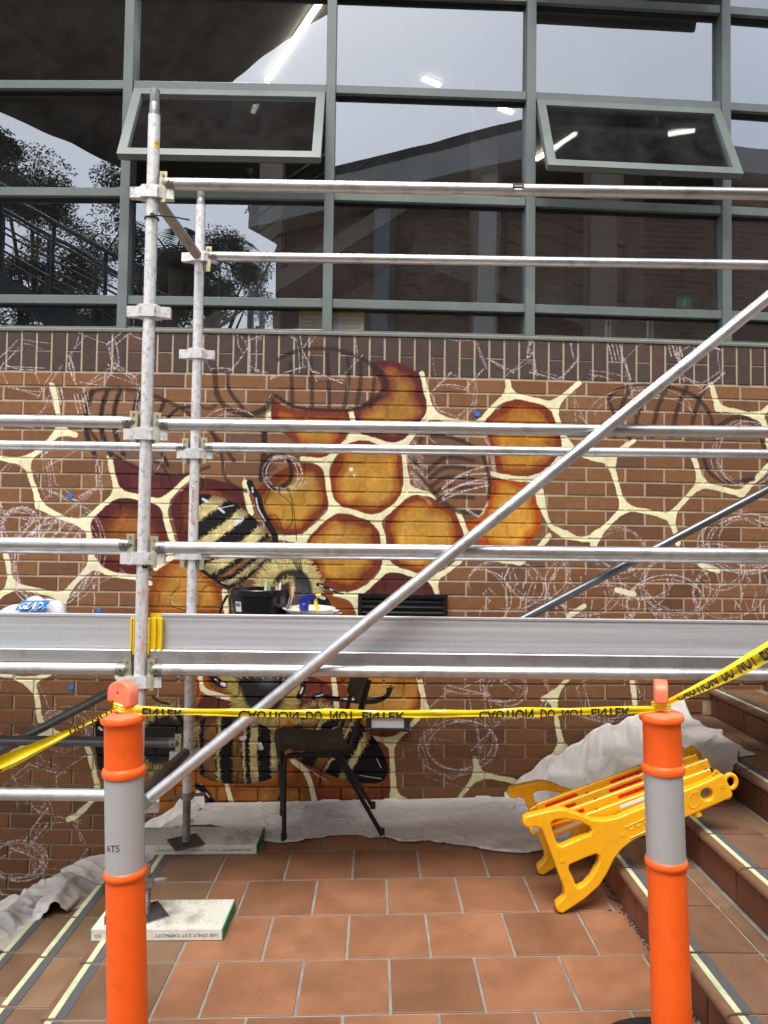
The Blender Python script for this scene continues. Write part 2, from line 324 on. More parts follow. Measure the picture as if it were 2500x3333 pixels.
    # ---- cream web with filleted junctions (smooth union of strokes)
    web = [[(170,1255),(178,1290),(192,1360),(200,1400)],[(190,1402),(245,1416)],[(195,1402),(140,1455),(82,1502)],[(-60,1478),(0,1492),(82,1502)],[(82,1502),(97,1545),(127,1645)],[(127,1645),(200,1685),(276,1705)],[(276,1705),(305,1672),(382,1606)],[(382,1606),(366,1540),(355,1488)],[(382,1606),(455,1620),(532,1637)],[(532,1637),(575,1590),(632,1540)],[(532,1637),(541,1690),(560,1760),(580,1800)],[(580,1798),(505,1852)],[(276,1700),(288,1737),(294,1796),(303,1836)],[(303,1836),(360,1868),(440,1880),(488,1900)],[(303,1836),(250,1890),(202,1945)],[(202,1945),(130,1925),(36,1906)],[(36,1906),(25,1840),(14,1780)],[(36,1906),(-10,1950)],[(202,1945),(207,1990)],
        [(884,1292),(874,1325),(873,1375),(866,1400)],[(984,1494),(1062,1506)],[(1060,1506),(1105,1460),(1150,1420)],[(1141,1338),(1150,1380),(1153,1420)],[(1152,1420),(1200,1428),(1259,1447),(1311,1452)],[(1311,1452),(1380,1370),(1404,1350)],[(1404,1350),(1391,1290),(1373,1215)],[(1404,1350),(1460,1368),(1510,1378),(1560,1378)],[(1560,1378),(1610,1320),(1656,1285)],[(1656,1285),(1653,1240)],[(1656,1285),(1730,1300),(1802,1320)],[(1802,1320),(1850,1277),(1885,1246)],[(1802,1320),(1815,1370),(1832,1420),(1846,1452)],[(1846,1452),(1811,1506),(1749,1560)],[(1846,1452),(1905,1485),(1985,1502)],[(1985,1502),(2020,1465),(2062,1433)],[(1985,1502),(1998,1545),(2020,1620),(2032,1652)],[(2032,1652),(2100,1665),(2182,1684)],[(2182,1684),(2191,1714),(2201,1745),(2205,1770)],[(2182,1684),(2225,1630),(2281,1575)],[(2281,1575),(2270,1530),(2256,1490)],[(2281,1575),(2340,1590),(2412,1608)],[(2412,1608),(2450,1570),(2502,1515),(2540,1480)],[(2032,1655),(1985,1700),(1943,1743)],[(1943,1743),(1895,1756),(1840,1740)],[(1840,1740),(1786,1705),(1757,1606)],[(1757,1640),(1749,1560)],[(1940,1745),(1930,1785)],[(2314,1252),(2328,1300),(2337,1328)],[(2337,1328),(2400,1340),(2468,1352),(2510,1318)],[(2468,1352),(2490,1388),(2500,1460)],
        [(1057,1508),(1071,1602),(1088,1657)],[(1088,1657),(1140,1666),(1224,1692)],[(1088,1657),(1030,1710),(983,1757)],[(983,1757),(905,1750)],[(978,1757),(986,1800),(1002,1855)],[(797,1570),(802,1617),(817,1672)],[(1224,1692),(1244,1739),(1248,1794),(1259,1846)],[(1224,1692),(1290,1642),(1326,1596)],[(1326,1596),(1318,1522),(1311,1452)],[(1326,1596),(1400,1610),(1438,1628)],[(1488,1662),(1507,1708),(1520,1750)],[(1520,1800),(1463,1853),(1409,1884)],[(1577,1812),(1640,1822),(1691,1826)],[(1592,1541),(1670,1557),(1749,1560)],[(1259,1846),(1310,1860),(1360,1875),(1409,1884)],[(1259,1846),(1215,1895),(1150,1942)],[(1409,1884),(1424,1940),(1432,1990)],[(1150,1942),(1168,2000)],[(1090,1935),(1150,1942)],[(730,1925),(737,2010)],[(1691,1826),(1745,1790),(1786,1745)],
        [(2278,1838),(2336,1859)],[(2007,1921),(2062,1935)],[(1901,1972),(1850,2007)],[(1640,1820),(1690,1815)],
        [(-40,2190),(0,2195),(98,2220)],[(98,2220),(118,2268),(129,2338),(150,2380)],[(150,2380),(190,2390)],[(98,2220),(160,2192)],[(150,2380),(90,2425),(40,2450)],[(378,2190),(388,2232)],[(285,2430),(300,2490),(316,2560)],[(316,2590),(255,2650),(222,2668)],[(651,2190),(659,2244),(710,2264),(750,2272)],[(1083,2195),(1090,2250),(1096,2300)],[(738,2560),(752,2612)],[(952,2478),(998,2518),(1022,2604)],[(1196,2398),(1270,2416)],[(1360,2195),(1375,2258),(1382,2308)],[(1382,2308),(1330,2370),(1272,2416)],[(1272,2416),(1277,2500),(1282,2600)],[(1282,2590),(1330,2612)],[(1544,2470),(1556,2524)],[(1556,2524),(1530,2552),(1490,2604)],[(1556,2524),(1620,2532),(1722,2556)],[(1850,2205),(1800,2268)],[(1800,2268),(1806,2310),(1816,2372),(1828,2436)],[(1828,2436),(1800,2462),(1765,2500)],[(1828,2436),(1858,2456)],[(1800,2268),(1765,2275)],[(2054,2195),(2066,2290)],[(632,2620),(650,2560)]]
    acc = np.zeros((MH, MW), np.float32); kk = .14
    for l in web:
        p = smooth(pts(l), False, 4)
        x0, x1, y0, y1 = box(p, 42)
        if x1 <= x0 or y1 <= y0: continue
        gy, gx = np.mgrid[y0:y1, x0:x1].astype(np.float32)
        dm = np.full(gx.shape, 1e9, np.float32)
        for a, b in zip(p[:-1], p[1:]): dm = np.minimum(dm, segdist(gx, gy, a, b))
        acc[y0:y1, x0:x1] += np.where(dm < 42, np.exp(-kk*dm), 0)
    d = -np.log(np.maximum(acc, 1e-9))/kk
    sd = d-7.2+(N3-.5)*2.2+(N20-.5)*3
    gm = np.clip(.5-(sd-3)/4, 0, 1)*.5*np.clip((F*.5+N3*.5-.4)*4, 0, 1)
    over((slice(0, MH), slice(0, MW)), gm, (74, 52, 44))
    m = np.clip(.5-sd/1.8, 0, 1)
    cc = np.array(CREAM, np.float32)/255*(.92+.1*N40+.06*N8)[..., None]
    over((slice(0, MH), slice(0, MW)), m, cc)
    # ---- charcoal bee sketches on bare brick
    def char(l, w, al=.6): stroke(l, w*1.1, (48, 34, 31), min(1, al*1.4), 4, .06, rough=4)
    def smudge(x, y, rx, ry, c=(150, 118, 108), al=.35):
        q = W((x, y)); x0, x1, y0, y1 = box(np.array([q]), max(rx, ry)*K*1.6)
        gy, gx = np.mgrid[y0:y1, x0:x1].astype(np.float32)
        r2 = ((gx-q[0])/(rx*K))**2+((gy-q[1])/(ry*K))**2
        sl = (slice(y0, y1), slice(x0, x1))
        over(sl, np.exp(-r2*1.5)*al*np.clip((N3[sl]*.6+F[sl]*.4-.25)*2.5, 0, 1), c)
    smudge(360,1330,130,70); smudge(470,1450,150,90); smudge(800,1430,120,90,al=.25); smudge(1480,1500,140,120,(120,92,84),.4); smudge(760,1300,80,60,al=.2); smudge(2200,1340,170,90,(110,76,62),.4); smudge(1050,1290,150,70,(110,82,70),.3); smudge(2400,1460,110,90,(110,76,62),.4)
    char([(262,1290),(330,1268),(440,1270),(540,1305),(620,1350),(700,1420),(760,1500)], 12); char([(280,1380),(330,1450),(420,1510),(520,1545),(600,1545),(680,1520)], 10)
    for k, (x, y) in enumerate([(300,1275),(350,1272),(392,1270),(455,1278),(535,1305)]): char([(x,y),(x-18,y+55),(x-20,y+130),(x+10,y+210)], 16-k, .75)
    char([(545,1360),(580,1330),(620,1325)], 10, .7); char([(500,1500),(530,1520),(560,1580)], 9); char([(690,1410),(720,1480),(735,1560),(800,1600)], 10); char([(860,1390),(858,1480),(850,1560)], 18, .7)
    char([(870,1495),(900,1470),(940,1500),(945,1560),(900,1590),(868,1560),(868,1500)], 13, .7); stroke([(885,1500),(880,1530),(895,1520)], 14, (60,44,40), .6, 5, .2)
    char([(700,1200),(705,1280),(740,1330),(800,1350),(860,1330),(890,1290)], 16, .6); char([(740,1215),(745,1270),(790,1330)], 12, .6); char([(905,1170),(980,1140),(1090,1138),(1180,1170),(1245,1220),(1250,1270)], 12, .6); char([(900,1290),(960,1325),(1060,1335),(1160,1332),(1240,1290)], 10, .7)
    for x in (945,1010,1065,1130,1170,1215): char([(x,1150+abs(x-1070)*.25),(x+4,1230),(x+(6 if x<1070 else -10),1325)], 13, .55)
    char([(640,1320),(680,1330),(700,1320)], 12, .5); char([(780,1340),(820,1352),(880,1330)], 16, .4)
    char([(1370,1430),(1350,1500),(1400,1590),(1480,1660),(1560,1670)], 14, .55); char([(1400,1420),(1470,1425),(1560,1470),(1590,1550),(1590,1620)], 12, .6)
    for k in range(5): char([(1385+10*k,1540+22*k),(1450,1490+32*k),(1540,1500+30*k)], 13, .55)
    char([(1980,1300),(2010,1270),(2080,1255),(2180,1262),(2260,1290),(2310,1350),(2320,1420)], 12); char([(1980,1300),(2000,1350),(2050,1430)], 10)
    for x in (2050,2110,2170,2235,2295): char([(x,1262),(x-30,1330),(x-50,1420)], 14, .6)
    char([(2320,1400),(2390,1360),(2450,1375),(2480,1440),(2500,1500)], 14); char([(2290,1490),(2310,1540),(2370,1570),(2450,1560)], 12)
    # ---- chalk
    CH = (238, 222, 222)
    def chalk(l, w=5.5, al=.85, g=.34): stroke(l, w*.92*rs.uniform(.75, 1.2), CH, min(1, al*1.0), 1.4, g)
    def jit(l, j): return [(x+rs.uniform(-j, j), y+rs.uniform(-j, j)) for x, y in l]
    def hexo(cx, cy, r, rot=0, n=2, a0=0, a1=6, sq=1.):
        for k in range(n):
            rr = r*(1-.09*k)+rs.uniform(-3, 3)
            v = jit([(cx+rr*math.cos(rot+i*PI/3), cy+sq*rr*math.sin(rot+i*PI/3)) for i in range(7)], 13)
            for i in range(a0, a1):
                if rs.rand() < .22: continue
                p, q = v[i], v[i+1]; f = rs.uniform(-.25, .1); g = rs.uniform(.85, 1.3)
                p2 = (p[0]+(q[0]-p[0])*f, p[1]+(q[1]-p[1])*f); q2 = (p[0]+(q[0]-p[0])*g, p[1]+(q[1]-p[1])*g)
                chalk(jit([p2, ((p2[0]+q2[0])/2, (p2[1]+q2[1])/2), q2], 5), rs.uniform(3, 5.5), rs.uniform(.5, .9), rs.uniform(.34, .46))
    def scrib(cx, cy, rx, ry, turns, a=0, span=2*PI, w=5):
        left = turns
        while left > 0:
            k = min(left, rs.randint(1, 4)); left -= k; f = rs.uniform(.95, 1.22); dx, dy = rs.uniform(-.12, .12)*rx, rs.uniform(-.12, .12)*ry; a0 = a+rs.uniform(-.6, .6); n = 13*k; tot = span*k*rs.uniform(.8, 1.05) if span > 6 else span
            ph, dr = rs.uniform(0, 6, 2)
            l = []
            for t in range(n+1):
                th = a0+tot*t/n; g = f*(1+.09*math.sin(th*1.7+ph)+.07*math.sin(th*.6+dr)-.05*t/n)
                l.append((cx+dx+rx*g*math.cos(th), cy+dy+ry*g*math.sin(th)))
            chalk(l, w*rs.uniform(.7, 1.05), rs.uniform(.55, .9), rs.uniform(.32, .44))
    for (cx, cy, r, rot) in [(90,1190,95,.2),(300,1180,90,.1),(430,1150,80,.4),(720,1140,90,.1),(900,1150,90,.5),(1080,1150,95,.2),(1490,1180,95,.15),(1660,1130,80,.5),(1800,1150,90,.2),(2120,1190,95,.1),(2280,1180,80,.4),(1480,1290,80,.3),(60,1290,110,.1),(370,1300,100,.4),(1960,1310,110,.3)]:
        hexo(cx, cy, r, rot, 2)
    for (cx, cy, r, rot) in [(240,1540,105,.5),(240,1545,88,.5),(60,1600,90,.2),(400,1960,110,.5)]: hexo(cx, cy, r, rot, 2)
    scrib(170,1820,125,130,7); scrib(170,1850,120,110,5,0,PI,6); scrib(60,1720,60,60,6); scrib(250,1780,70,110,5,-1.5,2,7)
    for k in range(6): chalk([(30+k*36,1790),(70+k*36,1740),(120+k*38,1680)], 9, .8, .38)
    scrib(470,1450,60,90,3,0,2,4); scrib(760,1420,90,80,4,2,3,4); scrib(920,1540,60,60,4); scrib(2100,1350,150,80,4,3,3,4); scrib(2420,1470,90,90,4); scrib(1480,1420,90,30,4,3,3,6)
    for k in range(8): chalk([(1340+rs.uniform(-20,14),1430+k*22),(1380+rs.uniform(-10,20),1470+k*24)], 16, .5, .4)
    for k in range(5): chalk(jit([(1440,1630-k*12),(1500,1600-k*14),(1585,1585-k*16)], 8), 6)
    chalk([(1520,1660),(1560,1680),(1585,1640)], 8); chalk([(1580,1420),(1600,1480),(1610,1550)], 14, .55)
    for (cx, cy, rx, ry, t) in [(1640,1900,110,80,3),(1560,1950,90,90,3),(1760,1880,90,70,4),(1900,1900,100,80,3),(2080,1880,90,70,4),(2200,1900,110,90,5),(2380,1930,110,80,5),(2420,1770,110,80,6),(2010,1800,70,70,3),(2160,1960,110,80,4),(2330,1850,80,70,4),(2480,1880,80,90,3),(1980,1960,100,60,4)]: scrib(cx, cy, rx, ry, t, rs.uniform(0, 6), rs.uniform(3.2, 6.3))
    for k in range(60):
        x = rs.uniform(1550, 2490); y = rs.uniform(1830, 1990); chalk([(x,y),(x+rs.uniform(-25,25),y+rs.uniform(20,60))], 4)
    for (cx, cy, r, rot) in [(1500,2340,120,.2),(1460,2440,110,.3),(1700,2250,100,.1),(1980,2250,110,.2),(1600,2280,90,.5),(60,2300,110,.1),(200,2420,100,.4),(70,2660,110,.2),(180,2750,100,.1),(60,2850,90,.4),(120,2560,80,.3)]: hexo(cx, cy, r, rot, 2)
    scrib(1500,2430,100,80,3); scrib(1640,2240,60,50,4); scrib(1980,2300,80,40,4,0,3); scrib(60,2800,90,60,5); scrib(220,2380,70,60,3)
    for (x, y) in [(160,1260),(240,1285),(2170,1100),(1980,1120)]:
        for k in range(4): chalk([(x+k*12,y),(x+14+k*12,y+60)], 5)
    # ---- blue masking tape squares are objects; bees painted below
    BLK = (20, 19, 22)
    def fur(l, inward, n, ln, c, al=.9, spread=.5):
        p = smooth(pts(l), True, 8); c0 = p.mean(0)
        for k in range(int(n*1.9)):
            i = rs.randint(len(p)); a = p[i]*rs.uniform(.86, 1.)+c0*0
            a = c0+(p[i]-c0)*rs.uniform(1-inward, 1.02)
            dr = (p[i]-c0); dr = dr/(np.hypot(*dr)+1e-6); an = rs.uniform(-spread, spread)
            dr = np.array([dr[0]*math.cos(an)-dr[1]*math.sin(an), dr[0]*math.sin(an)+dr[1]*math.cos(an)])
            b = a+dr*ln*K*rs.uniform(.5, 1.1)
            col = np.array(c)*rs.uniform(.72, 1.1)
            stroke(np.array([a, b], np.float32), 2.5, tuple(np.clip(col, 0, 255)), al, 1.3, 0, False, False, True)
    def abdomen(l, p0, p1, bands, bow=.0, furry=True):
        p = smooth(pts(l), True); sl, sd = sdpoly(p)
        a, b = np.array(W(p0)), np.array(W(p1)); d = b-a; L = np.hypot(*d); d = d/L; nrm = np.array([-d[1], d[0]])
        gy, gx = np.mgrid[sl[0], sl[1]].astype(np.float32)
        s = (gx-a[0])*nrm[0]+(gy-a[1])*nrm[1]
        t = ((gx-a[0])*d[0]+(gy-a[1])*d[1])/L + bow*(s/L)**2+(N3[sl]-.5)*.014+(N8[sl]-.5)*.012
        col = np.zeros(t.shape+(3,), np.float32)
        Yc, Bc, Tc = np.array([236,216,152])/255., np.array(BLK)/255., np.array([150,104,58])/255.
        stri = (.70+.26*N3[sl]+.22*N20[sl])[..., None]
        col[:] = Bc
        for (t0, t1, k) in bands:
            m = np.clip((t-t0)/.014, 0, 1)*np.clip((t1-t)/.014, 0, 1)
            cc = Yc if k == 'y' else Tc
            col = col*(1-m[..., None])+cc*stri*m[..., None]
        sh = np.clip(.25+(-sd)/(46*K), 0, 1)[..., None]
        col = col*(.45+.55*sh)
        over(sl, np.clip(.5-sd/1.6, 0, 1), np.clip(col, 0, 1))
        if furry:
            for (t0, t1, k) in bands:
                for _ in range(90):
                    e = rs.choice([t0, t1]); s0 = rs.uniform(-.75, .75)*L
                    q = a+d*(e-bow*(s0/L)**2)*L+nrm*s0
                    i, j = int(q[1])-sl[0].start, int(q[0])-sl[1].start
                    if 0 <= i < sd.shape[0] and 0 <= j < sd.shape[1] and sd[i, j] < -3:
                        v = q+(-d if e == t0 else d)*rs.uniform(1, 4.5)*K+nrm*rs.uniform(-4, 4)
                        base = np.array([238,220,160] if k == 'y' else [170,126,76])*rs.uniform(.7, 1.1)
                        stroke(np.array([q-(v-q)*.8, v], np.float32), 1.7, tuple(np.clip(base, 0, 255)), .9, 1.2, 0, False, False, True)
    def shine(l, w=7, al=.95): stroke(l, w, (226, 230, 236), al, 1.6)
    # upper bee
    stroke([(812,1572),(822,1595),(838,1618),(850,1660),(872,1705),(892,1740),(896,1775)], 20, BLK); shine([(820,1588),(822,1602)], 6); shine([(833,1622),(840,1655),(862,1695)], 5)
    stroke([(575,1792),(595,1806),(640,1838),(700,1880),(740,1905),(780,1915)], 22, BLK); shine([(660,1845),(675,1850)], 8); shine([(720,1895),(775,1912)], 5)
    stroke([(905,1816),(930,1804),(985,1800)], 13, BLK); shine([(915,1810),(950,1802)], 5)
    abdomen([(614,1640),(622,1612),(690,1612),(765,1640),(840,1700),(882,1760),(886,1800),(852,1840),(800,1890),(765,1912),(715,1890),(660,1850),(626,1790),(612,1700)], (625,1600), (850,1905), [(.13,.25,'y'),(.37,.47,'y'),(.59,.7,'y'),(.73,.78,'t'),(.8,.86,'y'),(.88,.95,'t'),(.96,1.04,'y')], .25)
    shine([(660,1625),(672,1632)], 9); shine([(712,1655),(728,1668)], 8); shine([(765,1705),(785,1690)], 14); shine([(690,1660),(760,1645)], 3)
    TH = [(850,1900),(880,1845),(935,1820),(995,1835),(1025,1880),(1035,1940),(1020,2000),(850,2010),(830,1950)]
    fill(TH, (196,174,112), 3); fur(TH, .35, 520, 26, (226,208,140))
    fill([(880,1930),(905,1870),(950,1855),(990,1865),(1012,1905),(1015,1960),(1000,2010),(880,2010)], (48,46,46), 8)
    fill([(920,1950),(950,1900),(990,1900),(1010,1950),(990,2000),(930,2000)], (92,92,96), 22, .8); fur([(885,1950),(905,1905),(950,1885),(940,1950),(900,1990)], .3, 140, 16, (196,180,120))
    fill([(1012,1960),(1030,1935),(1058,1940),(1074,1965),(1070,1990),(1030,1998)], BLK, 2.5); shine([(1042,1943),(1054,1948)], 11); stroke([(1024,1950),(1040,1970),(1060,1980)], 5, (120,120,126), .7)
    stroke([(1034,1903),(1056,1912),(1072,1916),(1090,1928),(1118,1934)], 11, BLK, taper=True); shine([(1040,1906),(1050,1910)], 5); shine([(1074,1918),(1082,1922)], 5)
    for k in range(5): stroke([(935+k*9,1800),(965+k*4,1850),(975+k*3,1870)], 2.5, BLK, .9)
    # fine pencil wings
    for l in [[(860,1640),(880,1590),(915,1575),(940,1600),(955,1660),(965,1760)],[(908,1590),(912,1610),(945,1640),(950,1700),(930,1725)],[(870,1680),(900,1680),(925,1740)],[(610,1900),(660,1895),(740,1905)],[(655,1925),(680,1905),(740,1920)],[(555,1940),(580,1910)],[(552,1950),(560,1975),(620,1990)]]: stroke(l, 2.6, (52,34,24), .8)
    # lower bees: thorax ring, abdomens, legs
    LT = [(745,2190),(760,2270),(790,2320),(850,2360),(910,2350),(950,2300),(970,2240),(960,2190)]
    fill(LT, (150,128,72), 4); fill([(782,2190),(790,2260),(820,2310),(880,2320),(920,2280),(935,2190)], (38,36,38), 10)
    fill([(830,2180),(850,2230),(890,2230),(900,2180)], (110,112,120), 26, .8); fur(LT, .32, 460, 26, (190,168,96))
    stroke([(690,2203),(705,2220),(728,2230)], 22, BLK); shine([(722,2226),(730,2230)], 12); shine([(700,2212),(706,2218)], 6)
    abdomen([(636,2400),(650,2350),(700,2330),(790,2338),(860,2365),(905,2400),(925,2450),(915,2500),(880,2535),(800,2552),(700,2545),(645,2515),(632,2460)], (630,2440), (925,2440), [(.02,.06,'y'),(.1,.24,'t'),(.24,.29,'y'),(.42,.53,'t'),(.53,.57,'y'),(.61,.71,'y'),(.84,.93,'y')], -.18)
    shine([(785,2405),(795,2402)], 14); shine([(846,2425),(850,2435)], 14); shine([(724,2385),(732,2375)], 6); shine([(660,2330),(760,2325)], 4)
    abdomen([(955,2370),(990,2320),(1050,2310),(1110,2322),(1165,2350),(1215,2400),(1250,2460),(1262,2510),(1240,2545),(1190,2550),(1110,2535),(1030,2505),(965,2470),(945,2420)], (950,2360), (1250,2540), [(.05,.2,'t'),(.2,.25,'y'),(.36,.46,'t'),(.46,.5,'y'),(.62,.7,'y')], .1)
    fur([(960,2350),(1000,2300),(1060,2300),(1100,2330),(1040,2340)], .3, 120, 18, (190,160,96))
    shine([(1085,2378),(1110,2372)], 16); shine([(1225,2470),(1240,2500)], 3); shine([(1170,2525),(1240,2535)], 3); shine([(1060,2540),(960,2480)], 3)
    stroke([(1020,2272),(1040,2264),(1090,2275),(1140,2280),(1180,2285),(1225,2282),(1258,2266),(1268,2245)], 15, BLK); shine([(1026,2268),(1050,2262)], 5); shine([(1110,2274),(1150,2277)], 6); shine([(1205,2272),(1222,2270)], 6)
    for a in [(1258,2240),(1280,2238),(1272,2232)]: stroke([(1262,2256), a], 4, BLK)
    stroke([(985,2220),(985,2245),(972,2268)], 18, BLK); shine([(984,2240),(978,2256)], 7)
    stroke([(642,2560),(665,2575),(688,2608)], 18, BLK); shine([(670,2582),(680,2594)], 6); stroke([(905,2380),(903,2400),(915,2420)], 16, BLK); stroke([(920,2510),(925,2560),(912,2600)], 16, BLK)
    LB = [(480,2330),(540,2300),(600,2330),(630,2380),(620,2440),(580,2500),(500,2520),(440,2480),(430,2380)]
    fill(LB, (70,60,44), 5); fill([(470,2350),(540,2330),(590,2380),(570,2450),(490,2480),(450,2420)], (36,34,34), 12); fur(LB, .3, 380, 24, (176,158,104))
    fill([(308,2400),(312,2350),(350,2330),(420,2345),(440,2420),(420,2500),(360,2525),(320,2500)], BLK, 3); shine([(322,2370),(330,2376)], 8)
    stroke([(560,2310),(580,2330),(600,2370)], 16, BLK); shine([(568,2318),(576,2326)], 6)
    stroke([(497,2270),(520,2285),(548,2292)], 7, BLK)
    # white bokeh dots on the centre cell
    for (x, y, r) in [(1142,1528,13),(1152,1548,8)]: stroke([(x,y),(x+.5,y)], r, (250,240,206), .95, 2, 0, False)
    # paint wears thin on the grain of the brick
    A[:] = A*np.clip(.9+.25*N3, 0, 1)
    return rgb, A
# ---------------------------------------------------------------- mural into a generated texture, laid on bricks and mortar alike by their place on the wall
_rgb, _a = paint_mural()
img = bpy.data.images.new('mural_paint', MW, MH, alpha=True); img.alpha_mode = 'CHANNEL_PACKED'
_px = np.empty((MH, MW, 4), np.float32); _px[..., :3] = np.clip(_rgb, 0, 1); _px[..., 3] = np.clip(_a, 0, 1)
img.pixels.foreach_set(_px.ravel()); img.update(); img.pack()
PAINT_GAIN = .80
def wall_mat(name, ramp, rnd, bump=.5, rough=.85, var=.22):
    m, n, l, b = newmat(name)
    g = N(n, 'NewGeometry'); sp = N(n, 'SeparateXYZ'); l.new(g.outputs['Position'], sp.inputs[0])
    mu = N(n, 'MapRange'); mu.clamp = False; mu.inputs[1].default_value = MU0; mu.inputs[2].default_value = MU0+MUW; l.new(sp.outputs[0], mu.inputs[0])
    mv = N(n, 'MapRange'); mv.clamp = False; mv.inputs[1].default_value = MZ0; mv.inputs[2].default_value = MZ0+MZH; l.new(sp.outputs[2], mv.inputs[0])
    cb = N(n, 'CombineXYZ'); l.new(mu.outputs[0], cb.inputs[0]); l.new(mv.outputs[0], cb.inputs[1])
    ti = N(n, 'TexImage', image=img, extension='CLIP'); l.new(cb.outputs[0], ti.inputs[0])
    cr = N(n, 'ValToRGB'); e = cr.color_ramp.elements
    while len(e) < len(ramp): e.new(.5)
    for q, (p, c) in zip(e, ramp): q.position = p; q.color = (*c, 1)
    if rnd == 'object': oi = N(n, 'ObjectInfo'); l.new(oi.outputs['Random'], cr.inputs[0])
    elif rnd == 'face': at = N(n, 'Attribute', attribute_name='tone'); l.new(at.outputs['Fac'], cr.inputs[0])
    t = N(n, 'TexNoise'); t.inputs['Scale'].default_value = 26; t.inputs['Detail'].default_value = 8; t.inputs['Roughness'].default_value = .7; l.new(g.outputs['Position'], t.inputs['Vector'])
    mr = N(n, 'MapRange'); mr.inputs[1].default_value = .25; mr.inputs[2].default_value = .75; mr.inputs[3].default_value = 1-var; mr.inputs[4].default_value = 1+var; l.new(t.outputs[0], mr.inputs[0])
    mul = N(n, 'Mix', data_type='RGBA', blend_type='MULTIPLY'); mul.inputs[0].default_value = 1; l.new(cr.outputs[0], mul.inputs[6]); l.new(mr.outputs[0], mul.inputs[7])
    v = N(n, 'TexVoronoi'); v.inputs['Scale'].default_value = 230; l.new(g.outputs['Position'], v.inputs['Vector'])
    pit = N(n, 'MapRange'); pit.inputs[1].default_value = .0; pit.inputs[2].default_value = .28; pit.inputs[3].default_value = .72; pit.inputs[4].default_value = 1.; l.new(v.outputs['Distance'], pit.inputs[0])
    mp2 = N(n, 'Mix', data_type='RGBA', blend_type='MULTIPLY'); mp2.inputs[0].default_value = .55; l.new(mul.outputs[2], mp2.inputs[6]); l.new(pit.outputs[0], mp2.inputs[7])
    pg = N(n, 'Mix', data_type='RGBA', blend_type='MULTIPLY'); pg.inputs[0].default_value = 1; l.new(ti.outputs['Color'], pg.inputs[6]); pg.inputs[7].default_value = (PAINT_GAIN,)*3+(1,)
    mx = N(n, 'Mix', data_type='RGBA'); l.new(ti.outputs['Alpha'], mx.inputs[0]); l.new(mp2.outputs[2], mx.inputs[6]); l.new(pg.outputs[2], mx.inputs[7])
    l.new(mx.outputs[2], b.inputs['Base Color']); b.inputs['Roughness'].default_value = rough; b.inputs['Specular IOR Level'].default_value = .3
    t3 = N(n, 'TexNoise'); t3.inputs['Scale'].default_value = 160; t3.inputs['Detail'].default_value = 5; l.new(g.outputs['Position'], t3.inputs['Vector'])
    bp = N(n, 'Bump'); bp.inputs['Strength'].default_value = bump; bp.inputs['Distance'].default_value = .003; l.new(t3.outputs[0], bp.inputs['Height']); l.new(bp.outputs[0], b.inputs['Normal'])
    return m
BR = [(0, (.125, .056, .028)), (.25, (.165, .072, .030)), (.5, (.186, .083, .034)), (.8, (.20, .094, .040)), (1, (.112, .056, .034))]
SO = [(0, (.056, .038, .032)), (.3, (.066, .045, .037)), (.6, (.055, .043, .037)), (.86, (.060, .040, .034)), (1, (.10, .052, .033))]
M_brick = wall_mat('brick_brown', BR, 'object'); M_brick_f = wall_mat('brick_brown_rest', BR, 'face')
M_soldier = wall_mat('brick_dark', SO, 'object')
M_mortar = wall_mat('mortar_sand', [(0, (.38, .30, .21)), (1, (.38, .30, .21))], None, .8, .95, .2)
M_alu = pm('aluminium_tube', (.60, .605, .61), .40, .88, .16, 5, .14, 140, dirt=(.18, .165, .15), dirt_amt=.6, dirt_scale=12, scale3=(.25, 1, 1))
M_std = pm('weathered_aluminium', (.70, .70, .69), .5, .35, .12, 9, .15, 120, dirt=(.14, .13, .12), dirt_amt=.75, dirt_scale=42)
M_cast = pm('cast_steel', (.30, .295, .28), .45, .85, .2, 20, .2, 90, dirt=(.12, .1, .08), dirt_amt=.6, dirt_scale=25)
M_zinc = pm('yellow_zinc', (.55, .5, .30), .42, .75, .2, 30)
M_galv = pm('dull_galvanised', (.17, .175, .18), .42, .85, .15, 8, dirt=(.1, .09, .085), dirt_amt=.4, dirt_scale=12)
M_toe = pm('toe_board_aluminium', (.50, .51, .53), .46, .45, .22, 9, .15, 60, scale3=(.06, 1, 7), dirt=(.62, .62, .63), dirt_amt=.55, dirt_scale=55)
M_plank = pm('plank_aluminium', (.55, .555, .56), .36, .9, .1, 6, scale3=(.2, 1, 2), dirt=(.2, .19, .18), dirt_amt=.5, dirt_scale=9)
M_yclip = pm('yellow_plastic_clip', (.78, .55, .01), .4, 0, .06, 9)
M_frame = pm('sage_powder_coat', (.122, .150, .143), .42, .0, .1, 3, .04, 100, dirt=(.19, .20, .19), dirt_amt=.35, dirt_scale=4)
M_black = pm('black_rubber', (.012, .012, .013), .55, 0, .1, 20)
M_blackgloss = pm('black_plastic', (.008, .008, .009), .22, 0, .1, 20)
M_chair = pm('black_painted_steel', (.006, .0055, .005), .55, 0, .15, 20)
M_orange = pm('orange_plastic', (1.0, .13, .008), .42, 0, .08, 4, .05, 50, dirt=(.72, .09, .015), dirt_amt=.5, dirt_scale=30, scale3=(1, 1, .25))
M_orange_top = pm('faded_orange_plastic', (.92, .20, .09), .5, 0, .14, 20, .05, 90, dirt=(.9, .42, .28), dirt_amt=.4, dirt_scale=22)
M_yel = pm('amber_plastic', (.86, .41, .008), .34, 0, .05, 5, .03, 60, dirt=(.52, .25, .02), dirt_amt=.45, dirt_scale=17)
M_red = pm('red_reflector', (.6, .015, .01), .3, 0, .3, 60); M_white = pm('white_plastic', (.75, .75, .76), .35, 0, .05, 9)
M_cloth = pm('drop_cloth_canvas', (.66, .625, .58), .95, 0, .07, 3, .25, 380, dirt=(.52, .485, .44), dirt_amt=.5, dirt_scale=5)
